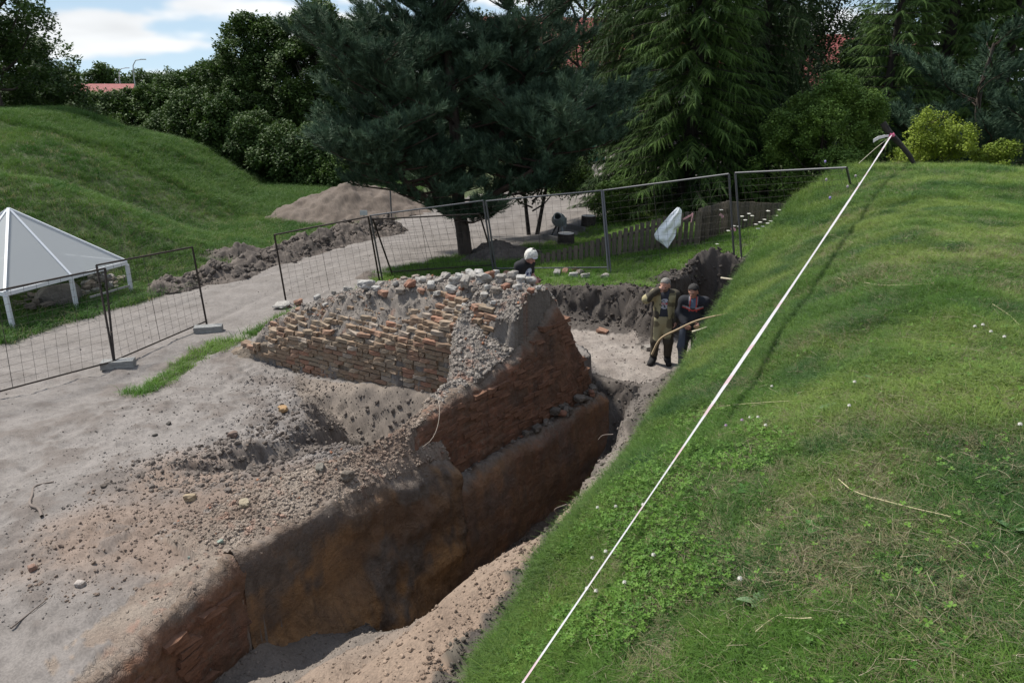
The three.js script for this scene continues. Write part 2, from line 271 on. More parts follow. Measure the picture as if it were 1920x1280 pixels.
  if (f < 20 && x > -6 && x < 2 && cls === C.GROUND && inside(x, f, HOLE)) {
    const d = segDist(x, f, HOLE, true)[0], yf = mix(-0.2, -0.45, sst(-4, -1.5, x));
    y = mix(y, yf + 0.08 * mid + 0.1 * clod(x * 4, f * 4), sst(0, mix(0.16, 0.85, sst(0.65, 1.2, wallSN(x, f)[1])), d * (1 + 0.4 * mid))); col = mix3([0.20, 0.165, 0.135], [0.12, 0.10, 0.085], clamp(0.4 + mid));
  }
  if (f > 6 && f < 26 && x > 0) { const q = segDist(x, f, GRASS_EDGE); if (q[0] < 3) y = Math.max(y, q[1] - 0.12 - q[0] * 1.25 + 0.1 * mid); }
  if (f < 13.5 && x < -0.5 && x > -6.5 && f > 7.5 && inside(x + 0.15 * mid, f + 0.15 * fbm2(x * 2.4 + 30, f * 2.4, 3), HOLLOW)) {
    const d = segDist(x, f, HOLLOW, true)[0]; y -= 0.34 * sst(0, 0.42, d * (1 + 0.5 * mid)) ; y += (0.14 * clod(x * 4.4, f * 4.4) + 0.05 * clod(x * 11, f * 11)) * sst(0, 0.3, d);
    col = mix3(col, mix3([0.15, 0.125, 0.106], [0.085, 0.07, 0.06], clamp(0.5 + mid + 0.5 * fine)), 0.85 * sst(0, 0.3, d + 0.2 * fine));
  }
  const inT = x > -0.5 && f > 11 && f < 18.5 && inside(x, f, TERRACE);
  const pit0 = f < 15 && inside(x, f, PIT), inP = pit0 && (f > 9.5 || wallSN(x, f)[1] > -0.2 || inside(x + 0.16 * mid - 0.05, f + 0.16 * fbm2(x * 3 + 11, f * 3, 3) + 0.05, PIT));
  const inF = (f < 11 && inside(x, f, FLANK)) || (pit0 && !inP);
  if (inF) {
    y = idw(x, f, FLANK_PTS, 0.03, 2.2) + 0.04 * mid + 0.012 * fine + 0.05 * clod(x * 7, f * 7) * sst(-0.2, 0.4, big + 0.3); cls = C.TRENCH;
    const dg = segDist(x, f, GRASS_EDGE)[0];
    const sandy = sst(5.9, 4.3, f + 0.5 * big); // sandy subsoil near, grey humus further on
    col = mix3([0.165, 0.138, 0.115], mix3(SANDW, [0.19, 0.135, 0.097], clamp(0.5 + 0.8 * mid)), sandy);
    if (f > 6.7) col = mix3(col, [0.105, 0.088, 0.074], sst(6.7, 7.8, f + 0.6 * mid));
    if (dg < 0.2 + 0.16 * mid + 0.06 * fine) { y += 0.05 * fine + 0.03 + 0.08 * clod(x * 8, f * 8); col = mix3(DARK, [0.1, 0.085, 0.065], clamp(0.5 + fine)); }
  }
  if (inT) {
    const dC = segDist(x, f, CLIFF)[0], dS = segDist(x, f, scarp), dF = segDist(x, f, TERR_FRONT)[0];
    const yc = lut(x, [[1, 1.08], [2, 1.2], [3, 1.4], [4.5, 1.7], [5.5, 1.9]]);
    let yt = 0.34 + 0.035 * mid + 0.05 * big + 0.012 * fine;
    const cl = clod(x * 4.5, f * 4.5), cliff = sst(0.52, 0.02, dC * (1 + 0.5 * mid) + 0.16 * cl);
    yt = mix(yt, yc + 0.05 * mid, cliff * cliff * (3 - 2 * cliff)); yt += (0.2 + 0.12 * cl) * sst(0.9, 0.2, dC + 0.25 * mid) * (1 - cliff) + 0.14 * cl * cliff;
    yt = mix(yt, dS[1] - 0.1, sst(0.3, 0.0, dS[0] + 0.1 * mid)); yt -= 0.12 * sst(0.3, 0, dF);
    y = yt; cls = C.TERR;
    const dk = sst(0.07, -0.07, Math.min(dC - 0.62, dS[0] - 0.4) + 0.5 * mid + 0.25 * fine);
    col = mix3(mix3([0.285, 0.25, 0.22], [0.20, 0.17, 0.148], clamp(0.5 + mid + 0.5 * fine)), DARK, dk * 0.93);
  }
  if (inP) {
    const e = segDist(x, f, PIT_EDGE), tf = segDist(x, f, TERR_FRONT)[0], sc = segDist(x, f, scarp);
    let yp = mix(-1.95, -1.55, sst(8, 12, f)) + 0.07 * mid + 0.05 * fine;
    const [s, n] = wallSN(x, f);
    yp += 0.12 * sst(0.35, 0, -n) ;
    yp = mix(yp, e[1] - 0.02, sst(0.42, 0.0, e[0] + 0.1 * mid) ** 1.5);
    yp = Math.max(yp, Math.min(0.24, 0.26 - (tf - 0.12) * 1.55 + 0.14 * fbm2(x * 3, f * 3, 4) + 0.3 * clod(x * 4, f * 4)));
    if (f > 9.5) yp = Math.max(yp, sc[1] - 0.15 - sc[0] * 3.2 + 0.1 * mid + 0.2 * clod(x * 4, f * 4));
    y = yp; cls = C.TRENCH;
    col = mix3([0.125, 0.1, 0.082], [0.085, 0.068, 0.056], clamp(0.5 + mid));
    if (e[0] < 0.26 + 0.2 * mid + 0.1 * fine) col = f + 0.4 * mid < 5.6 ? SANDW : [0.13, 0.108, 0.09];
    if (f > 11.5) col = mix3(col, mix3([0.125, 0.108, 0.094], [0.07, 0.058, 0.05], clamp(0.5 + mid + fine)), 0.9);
  }
  // the ruin's earth and mortar core
  if (f < 16.5 && x > -8 && x < 2.4 && f > 1) {
    const [s, n] = wallSN(x, f), [t, mm] = brickTM(x, f);
    const rub = 0.35 * mid + 0.35 * fine + 1.5 * clod(x * 5, f * 5);
    let ry = -9, force = false;
    if (s > -0.2 && s < 7.8 && n > -0.004 && n < 1.4) {                       // the long wall
      const bt = blockTop(s), ft = faceTop(s + 0.15 * mid); if (n < 0.07) { ry = bt - 0.07; force = true; } else
      if (s < 3.45) {
        const ridge = faceTop(s), up = clamp((n - 0.05) / 0.5);
        let q = mix(bt, ridge, Math.pow(up, 0.8)); if (s > 2.75 && n > SET) q = Math.max(q, mix(bt + 0.12, ft, sst(2.7, 3.0, s)));
        const w = mix(1.05, 0.5, sst(0.8, 2.5, s)); if (n > w) q -= (n - w) * mix(0.35, 2.4, sst(0.8, 2.2, s));
        if (s < 1.2) q = mix(Math.max(y, q - 0.1), q, sst(-0.2, 0.9, s) * sst(1.3, 0.9, n));
        ry = q + 0.06 * rub; if (n < 0.9 && s > 0.3) force = true;
      } else {
        if (n < SET + 0.06) { ry = bt + 0.02 * fine; force = true; }
        else { const w = mix(0.3, 1.15, sst(3.9, 5.3, s)); ry = ft + Math.min(n - SET, w) * mix(0.12, 0.5, sst(4.0, 5.4, s)) * sst(7.4, 6.2, s) + 0.07 * rub; if (n > SET + w && mm < 0) ry -= (n - SET - w) * 6; }
      }
    }
    if (t > -0.5 && t < 8 && mm > 0.05 && mm < 3 && n > SET + 0.06) {        // the cross wall
      const top = ridgeTop(t), fs = faceStart(t);
      let q = Math.min(top, fs + (mm - 0.05) * mix(1.5, 1.05, sst(4, 6, t)) + 0.14 * Math.abs(rub) * sst(0, 0.2, mm));
      const er = clamp(1 - Math.abs(q - top) / 0.4);
      q += (0.05 + 0.04 * er) * rub;
      if (mm > 1.75) q -= (mm - 1.75) * 1.7;
      if (t < 0.4) q -= (0.4 - t) * 0.8;
      q = Math.min(q, s > 6.2 ? mix(2.45, 0.4, (s - 6.2) / 1.5) + 0.5 * (n - SET) + 0.1 * rub : 9);
      ry = Math.max(ry, q);
    }
    // the bent wall running towards the viewer
    if (f < 6.9) { const w = segDist(x, f, NEAR_WALL); if (w[2] > 0 && w[0] < 0.7) { force = w[0] < 0.3; ry = w[0] < 0.07 ? nearTop(f) - 0.07 : Math.max(ry, mix(nearTop(f) + 0.04 * rub, y, sst(0.3, 0.7, w[0]))); } }
    ry = Math.min(ry, 2.42 + 0.08 * rub);
    if (ry > y || force) {
      y = ry; cls = C.RUIN;
      const dusty = clamp(0.5 + 0.8 * mid + 0.3 * fine);
      col = mix3(mix3(MORTAR, [0.19, 0.163, 0.14], dusty), [0.27, 0.13, 0.08], 0.55 * sst(0.25, 0.6, fbm2(x * 6 + 8, f * 6, 3)));
      if (s < 3.6 && n < 1.2 && f < 12) col = mix3(mix3([0.25, 0.205, 0.165], BROWN, clamp(0.4 + mid)), [0.30, 0.15, 0.1], 0.4 * sst(0.35, 0.65, fine));
    }
  }
  return [y, cls, col];
}
// ---------------------------------------------------------------- ground meshes
function gridLines(a, b, step, lo, hi, grow) {
  const L = [], R = [], M = []; for (let x = a; x <= b + 1e-6; x += step) M.push(x);
  let s = step, x = M[M.length - 1]; while (x < hi) { s *= grow; x += s; R.push(x); }
  s = step; x = a; while (x > lo) { s *= grow; x -= s; L.unshift(x); }
  return [...L, ...M, ...R];
}
const grainTex = noiseTex(512, (u, v) => 0.86 + 0.32 * (tile(u, v, 24, 4) - 0.5) + 0.5 * (tile(u, v, 128, 2, 3) - 0.5) + 0.16 * (tile(u, v, 6, 2, 5) - 0.5));
function cells(u, v, n, s) { const x = u * n, y = v * n, xi = Math.floor(x), yi = Math.floor(y); let b = 9; for (let j = -1; j < 2; j++) for (let i = -1; i < 2; i++) { const ci = ((xi + i) % n + n) % n, cj = ((yi + j) % n + n) % n, dx = xi + i + hsh(ci, cj, s) - x, dy = yi + j + hsh(ci, cj, s + 1) - y; b = Math.min(b, dx * dx + dy * dy); } return Math.sqrt(b); }
const bumpTex = noiseTex(512, (u, v) => { const a = tile(u, v, 14, 5, 1), m = tile(u, v, 5, 2, 7); return clamp(0.1 + 0.45 * a + 0.3 * (1 - cells(u, v, 22, 40)) * m + 0.2 * (1 - cells(u, v, 60, 50)) * m + 0.12 * (1 - cells(u, v, 120, 60))); });
function soilMat(bump, rep) { const a = grainTex.clone(), b = bumpTex.clone(); a.repeat.set(rep, rep); b.repeat.set(rep, rep); a.needsUpdate = b.needsUpdate = true; return new THREE.MeshStandardMaterial({ vertexColors: true, map: a, bumpMap: b, bumpScale: bump, roughness: 0.97 }); }
const soil = soilMat(0.034, 0.7), soilFine = soilMat(0.016, 0.6), ruinMat = soilMat(0.06, 1.1), sandMat = soilMat(0.013, 0.6);
let coreGeo;
{
  const GX = gridLines(-7.3, 4.6, 0.042, -2500, 2500, 1.065), GF = gridLines(2.6, 18.6, 0.042, -60, 3500, 1.06), NX = GX.length, NF = GF.length;
  const P = new Float32Array(NX * NF * 3), K = new Float32Array(NX * NF * 3), CL = new Uint8Array(NX * NF);
  for (let j = 0; j < NF; j++) for (let i = 0; i < NX; i++) {
    const x = GX[i], f = GF[j], k = j * NX + i, [y, c, col] = ground(x, f);
    P[3 * k] = x; P[3 * k + 1] = y; P[3 * k + 2] = -f; K.set(col, 3 * k); CL[k] = c;
  }
  // lumps on steep cut faces
  const Q = P.slice();
  for (let j = 1; j < NF - 1; j++) for (let i = 1; i < NX - 1; i++) {
    const k = j * NX + i, c = CL[k], z0 = P[3 * k + 2]; if (c === C.BANK || c === C.MOUND || c === C.MEADOW || c === C.PATH) continue; if (c === C.RUIN && brickTM(P[3 * k], -z0)[1] < 0.16 && wallSN(P[3 * k], -z0)[1] > 1) continue;
    if (z0 > -14) { const [ws, wn] = wallSN(P[3 * k], -z0); if (wn > -0.14 && wn < 0.45 && ws > -0.3 && ws < 7.9) continue; if (z0 > -7 && segDist(P[3 * k], -z0, NEAR_WALL)[0] < 0.15) continue; }
    const sl = Math.max(Math.abs(P[3 * (k + 1) + 1] - P[3 * (k - 1) + 1]), Math.abs(P[3 * (k + NX) + 1] - P[3 * (k - NX) + 1]));
    const x = P[3 * k], y = P[3 * k + 1], z = P[3 * k + 2]; if (Math.abs(x) > 12 || z < -22) continue;
    const a = (c === C.RUIN || c === C.GROUND ? 0.11 : c === C.TERR || (c === C.TRENCH && z < -11) ? 0.13 : 0.05) * sst(0.05, 0.25, sl) + 0.012;
    Q[3 * k] += a * fbm3(x * 5, y * 6, z * 5, 3); Q[3 * k + 1] += 0.6 * a * fbm3(x * 6 + 9, y * 5, z * 6, 3); Q[3 * k + 2] += a * fbm3(x * 5, y * 6 + 7, z * 5, 3);
  }
  const N = new Float32Array(NX * NF * 3), e1 = new THREE.Vector3(), e2 = new THREE.Vector3(), tri = [[], [], [], [], [], [], [], []];
  const addN = (a, b, c) => {
    e1.set(Q[3 * b] - Q[3 * a], Q[3 * b + 1] - Q[3 * a + 1], Q[3 * b + 2] - Q[3 * a + 2]); e2.set(Q[3 * c] - Q[3 * a], Q[3 * c + 1] - Q[3 * a + 1], Q[3 * c + 2] - Q[3 * a + 2]); e1.cross(e2);
    for (const v of [a, b, c]) { N[3 * v] += e1.x; N[3 * v + 1] += e1.y; N[3 * v + 2] += e1.z; }
  };
  for (let j = 0; j < NF - 1; j++) for (let i = 0; i < NX - 1; i++) {
    const a = j * NX + i, b = a + 1, c = a + NX, d = c + 1, cl = Math.max(CL[a] === CL[d] ? CL[a] : CL[b], 0);
    addN(a, b, c); addN(b, d, c); tri[cl].push(a, b, c, b, d, c);
  }
  const names = ['ground', 'grass_bank', 'grass_mound', 'trench', 'dig_terrace', null, 'sandy_road', 'meadow'];
  tri.forEach((T, ci) => {
    if (!T.length) return;
    const map = new Map(), idx = new Uint32Array(T.length); let n = 0;
    T.forEach((v, i) => { let w = map.get(v); if (w === undefined) map.set(v, w = n++); idx[i] = w; });
    const p = new Float32Array(n * 3), q = new Float32Array(n * 3), k = new Float32Array(n * 3), uv = new Float32Array(n * 2);
    for (const [v, w] of map) {
      for (let c = 0; c < 3; c++) { p[3 * w + c] = Q[3 * v + c]; k[3 * w + c] = K[3 * v + c]; }
      const l = Math.hypot(N[3 * v], N[3 * v + 1], N[3 * v + 2]) || 1; for (let c = 0; c < 3; c++) q[3 * w + c] = N[3 * v + c] / l;
      uv[2 * w] = Q[3 * v] + 0.62 * Q[3 * v + 1]; uv[2 * w + 1] = Q[3 * v + 2] + 0.78 * Q[3 * v + 1];
    }
    const g = new THREE.BufferGeometry(); g.setAttribute('position', new THREE.BufferAttribute(p, 3)); g.setAttribute('normal', new THREE.BufferAttribute(q, 3)); g.setAttribute('color', new THREE.BufferAttribute(k, 3)); g.setAttribute('uv', new THREE.BufferAttribute(uv, 2)); g.setIndex(new THREE.BufferAttribute(idx, 1));
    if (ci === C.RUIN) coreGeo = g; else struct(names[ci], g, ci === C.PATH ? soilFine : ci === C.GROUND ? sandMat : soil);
  });
  console.log('ground', NX, NF, NX * NF);
}

// heaps of loose earth and sand, each a finely lumped body lying on the ground
function heapMesh(list, tint, lumps, step) {
  let x0 = 1e9, x1 = -1e9, f0 = 1e9, f1 = -1e9; for (const h of list) { x0 = Math.min(x0, h[0] - h[2] * 1.5); x1 = Math.max(x1, h[0] + h[2] * 1.5); f0 = Math.min(f0, h[1] - h[3] * 1.5); f1 = Math.max(f1, h[1] + h[3] * 1.5); }
  const nx = Math.ceil((x1 - x0) / step), nf = Math.ceil((f1 - f0) / step), p = [], c = [], uv = [], idx = [], id = new Int32Array((nx + 1) * (nf + 1)).fill(-1), hs = [];
  for (let j = 0; j <= nf; j++) for (let i = 0; i <= nx; i++) {
    const x = x0 + i * step, f = f0 + j * step, h = heapAt(x, f, list)[0]; hs.push(h); if (h < 0.004) continue;
    const w = sst(0, 0.2, h), y = ground(x, f)[0] + h - 0.03 + w * lumps * (fbm2(x * 2.2, f * 2.2, 3) + 2.2 * clod(x * 3.4, f * 3.4));
    id[j * (nx + 1) + i] = p.length / 3; p.push(x + 0.4 * lumps * fbm3(x * 6, y * 6, f * 6, 2), y, -f); c.push(...tint(x, f, h)); uv.push(x + 0.6 * y, -f + 0.8 * y);
  }
  for (let j = 0; j < nf; j++) for (let i = 0; i < nx; i++) { const a = id[j * (nx + 1) + i], b = id[j * (nx + 1) + i + 1], d = id[(j + 1) * (nx + 1) + i], e = id[(j + 1) * (nx + 1) + i + 1]; if (a >= 0 && b >= 0 && d >= 0) idx.push(a, b, d); if (b >= 0 && d >= 0 && e >= 0) idx.push(b, e, d); }
  const g = new THREE.BufferGeometry(); g.setAttribute('position', new THREE.Float32BufferAttribute(p, 3)); g.setAttribute('color', new THREE.Float32BufferAttribute(c, 3)); g.setAttribute('uv', new THREE.Float32BufferAttribute(uv, 2)); g.setIndex(idx); g.computeVertexNormals(); return g;
}
const sandTint = (x, f) => mix3([0.115, 0.088, 0.069], [0.15, 0.118, 0.095], clamp(0.4 + 0.9 * fbm2(x * 1.7, f * 1.7, 4)));
const spoilTint = (x, f) => mix3([0.135, 0.11, 0.092], [0.06, 0.049, 0.042], clamp(0.42 + 1.0 * fbm2(x * 2.4, f * 2.4, 4)));
const humusTint = (x, f) => mix3([0.045, 0.038, 0.033], [0.09, 0.076, 0.066], clamp(0.45 + fbm2(x * 5, f * 5, 4)));
single('sand_heap', heapMesh(heaps.slice(0, 2), sandTint, 0.025, 0.09), soil, 'large heap of tan sand across the road behind the pine', 'sand heap');
single('spoil_ridge', heapMesh(heaps.slice(2, 13), spoilTint, 0.13, 0.055), soil, 'long lumpy ridge of dark dug soil along the far road edge', 'spoil heap');
single('spoil_heap', heapMesh(heaps.slice(13, 15), spoilTint, 0.08, 0.05), soil, 'grey soil heap at the foot of the pine trunk', 'spoil heap');
single('spoil_heap', heapMesh(heaps.slice(15, 16), spoilTint, 0.05, 0.03), soil, 'small soil heap on the road side of the wire fence', 'spoil heap');
single('spoil_heap', heapMesh(heaps.slice(16, 20), humusTint, 0.12, 0.035), soil, 'black soil thrown up on the edge above the two men', 'spoil heap');
// ---------------------------------------------------------------- the ruin: earth core, wall faces, bricks
const ruin = thing('brick_ruin', 'ruined red brick wall corner with crumbling rubble top beside the open trench', 'ruin');
part('rubble_core', coreGeo, ruinMat, ruin);
// a rough wall skin: u runs along a plan line, v from bottom to top(u); bulge(u, v) pushes it out, tint colours it
function skin(len, step, line, bottom, top, bulge, tint, out) {
  const nu = Math.ceil(len / step), nf = 56, nv = 60, p = [], c = [], uv = [], idx = [];
  for (let i = 0; i <= nu; i++) {
    const s = len * i / nu, [x, f] = line(s), y0 = bottom(s), y1 = top(s);
    for (let j = 0; j <= nv; j++) {
      const v = Math.min(1, j / nf), k = Math.max(0, j - nf), bev = Math.max(0, (y1 - mix(y0, y1, v) < 0.24 ? 1 - (y1 - mix(y0, y1, v)) / 0.24 : 0) - 0.25 - 0.45 * fbm2(s * 1.7 + 3, 8.5, 4)), y = mix(y0, y1, v) + sst(0.8, 1, v) * (0.07 * fbm2(s * 2.3, 4.5, 3) + 0.035 * fbm2(s * 11, 2.5, 2)) + (k ? 0.006 * k - 0.008 * k * k + 0.04 * n2(s * 20, j * 3) : 0), edge = sst(1, 0.93, v), o = out + bulge(s, y, v) * edge + (1 - edge) * (0.05 * fbm2(s * 4, 1.5, 4) + 0.03 * n2(s * 23, 7) - 0.03) - 0.13 * bev ** 1.4 - 0.055 * k;
      p.push(x - WN[0] * o, y, -(f - WN[1] * o)); c.push(...mix3(tint(s, y, v), mix3([0.20, 0.162, 0.132], [0.15, 0.108, 0.078], clamp(0.5 + fbm2(s * 7, y * 9, 3))), sst(0.25, 0.7, bev + 0.35 * fbm2(s * 9, y * 9, 3)))); uv.push(s, y);
    }
  }
  for (let i = 0; i < nu; i++) for (let j = 0; j < nv; j++) { const a = i * (nv + 1) + j, b = a + nv + 1; idx.push(a, b, a + 1, b, b + 1, a + 1); }
  const g = new THREE.BufferGeometry(); g.setAttribute('position', new THREE.Float32BufferAttribute(p, 3)); g.setAttribute('color', new THREE.Float32BufferAttribute(c, 3)); g.setAttribute('uv', new THREE.Float32BufferAttribute(uv, 2)); g.setIndex(idx); g.computeVertexNormals(); return g;
}
const wallSkin = soilMat(0.07, 1.1);
// dug clay and brick colours: vertical scrape marks, darker damp zones, smears of ochre
function clayTint(s, y, k) {
  const streak = fbm2(s * 7, y * 1.1 + 3, 4), patch = fbm2(s * 0.9 + 4, y * 1.2, 4), fine = fbm2(s * 14, y * 6, 3);
  let c = mix3([0.16, 0.094, 0.055], [0.36, 0.20, 0.085], clamp(0.45 + 0.9 * patch + 0.3 * streak));
  c = mix3(c, [0.15, 0.12, 0.098], sst(0.05, 0.5, fbm2(s * 1.6 + 20, y * 1.9, 4) + 0.2 * fine));
  return mix3(c, [0.085, 0.058, 0.043], clamp(0.15 + 0.7 * streak + 0.4 * fine));
}
function brickSmear(s, y) {     // thin courses under a film of clay
  const course = y / 0.088, row = Math.floor(course), fr = course - row, col = (s + (row % 2) * 0.13) / 0.27, cell = Math.floor(col), fc = col - cell;
  const h = hsh(row, cell, 5), joint = Math.max(sst(0.16, 0.05, fr), sst(0.06, 0.02, fc));
  const b = mix3([0.17, 0.078, 0.047], [0.26, 0.125, 0.075], h), film = fbm2(s * 3, y * 2.2 + 6, 4), streak = fbm2(s * 8, y * 1.3, 3);
  let c = mix3(b, [0.22, 0.165, 0.12], joint * 0.7);
  c = mix3(c, [0.155, 0.094, 0.058], clamp(0.3 + 0.8 * film));
  return mix3(c, [0.075, 0.052, 0.04], clamp(0.15 + 0.7 * streak));
}
{
  // foot block: clay face along the pit; its top steps down to the ledge
  const bl = (s, y) => 0.17 * fbm2(s * 0.9, y * 1.2, 3) + 0.075 * fbm2(s * 4.2, y * 1.6, 4) + 0.018 * fbm2(s * 16, y * 6, 3) + 0.045 * clod(s * 6.5, y * 6.5) + 0.16 * sst(0.1, -1.1, y) * sst(2.9, 1.2, s);
  part('clay_face', skin(7.72, 0.03, (s) => wallPt(s, 0), (s) => -1.75, (s) => blockTop(s) + 0.03 + 0.03 * fbm2(s * 3, 1, 3), (s, y, v) => Math.max(-0.01, bl(s, y) * (s > 3.45 ? 0.45 : 1) + 0.03), (s, y) => s > 3.45 ? mix3(brickSmear(s, y), clayTint(s, y), 0.45) : mix3(clayTint(s, y), [0.11, 0.085, 0.07], 0.75 * sst(0.42, 0.66, y + 0.25 * fbm2(s * 2, y * 2, 3)) * sst(2.2, 1.2, s)), 0.05), wallSkin, ruin);
  part('brick_face', skin(5.0, 0.025, (s) => wallPt(2.72 + s, SET), () => 0.0, (s) => mix(0.72, faceTop(s + 2.72), sst(0, 0.42, s)) + 0.02 + 0.05 * fbm2(s * 4, 9, 3), (s, y) => { const r = Math.floor(y / 0.088); return 0.03 * fbm2(s * 2, y * 2, 3) + 0.022 * clod(s * 8, y * 8) + 0.018 * fbm2(s * 12, y * 7, 3) + 0.02 * hsh(r, Math.floor((s + (r % 2) * 0.13) / 0.27), 9) - 0.012 * sst(0.2, 0.05, y / 0.088 - r); }, brickSmear, 0.05), wallSkin, ruin);
  // bent end of the wall: brick courses show through
  const nl = (s) => { const [a, b] = s < 1.557 ? [NEAR_WALL[0], NEAR_WALL[1]] : s < 3.65 ? [NEAR_WALL[1], NEAR_WALL[2]] : [NEAR_WALL[2], NEAR_WALL[3]], L = Math.hypot(b[0] - a[0], b[1] - a[1]), t = (s - (s < 1.557 ? 0 : s < 3.65 ? 1.557 : 3.65)) / L; return [mix(a[0], b[0], t), mix(a[1], b[1], t)]; };
  part('end_face', skin(6.25, 0.03, (s) => nl(6 - s), () => -0.8, (s) => nearTop(nl(6 - s)[1]) + 0.03 + 0.03 * fbm2(s * 4, 2, 3), (s, y) => { const r = Math.floor(y / 0.088); return 0.04 * fbm2(s * 2.2, y * 2, 3) + 0.03 * clod(s * 7, y * 7) + 0.015 * fbm2(s * 13, y * 9, 3) + 0.016 * hsh(r, Math.floor((s + (r % 2) * 0.13) / 0.27), 9); }, (s, y) => mix3(brickSmear(s, y), clayTint(s, y), 0.15), 0.05), wallSkin, ruin);
}
// worn brick shapes shared by every brick
function chunk(w, h, d, wear, sd, seg = 2) {
  const g = new THREE.BoxGeometry(w, h, d, seg, 1, seg).toNonIndexed(); g.deleteAttribute('normal'); const p = g.attributes.position;
  for (let i = 0; i < p.count; i++) {
    const x = p.getX(i), y = p.getY(i), z = p.getZ(i), k = (a) => hsh(Math.round((x + 9) * 400), Math.round((y + 9) * 400) + Math.round((z + 9) * 400) * 31, sd * 7 + a) - 0.5;
    const edge = (Math.abs(x) > w * 0.49) + (Math.abs(z) > d * 0.49) > 1 ? 1.6 : 1;
    p.setXYZ(i, x + k(1) * wear * edge, y + k(2) * wear * 0.7, z + k(3) * wear * edge);
  }
  g.computeVertexNormals(); return g;
}
const BRICKS = [0, 1, 2, 3, 4, 5].map((i) => chunk(0.255, 0.074, 0.16, 0.022 + 0.004 * i, i)), HEADERS = [0, 1, 2].map((i) => chunk(0.125, 0.074, 0.2, 0.022, i + 10));
const brickTone = noiseTex(256, (u, v) => { const a = tile(u, v, 5, 4, 4), b = tile(u, v, 40, 2, 6); return 0.72 + 0.5 * (a - 0.5) + 0.35 * (b - 0.5); });
brickTone.repeat.set(1, 1);
const BRICK_MAT = [[0.32, 0.195, 0.13], [0.35, 0.185, 0.12], [0.30, 0.21, 0.14], [0.34, 0.26, 0.185], [0.25, 0.17, 0.115], [0.38, 0.31, 0.245], [0.30, 0.23, 0.16]].map((c) => mat(c, 0.95, { map: brickTone, bumpMap: brickTone, bumpScale: 0.006 }));
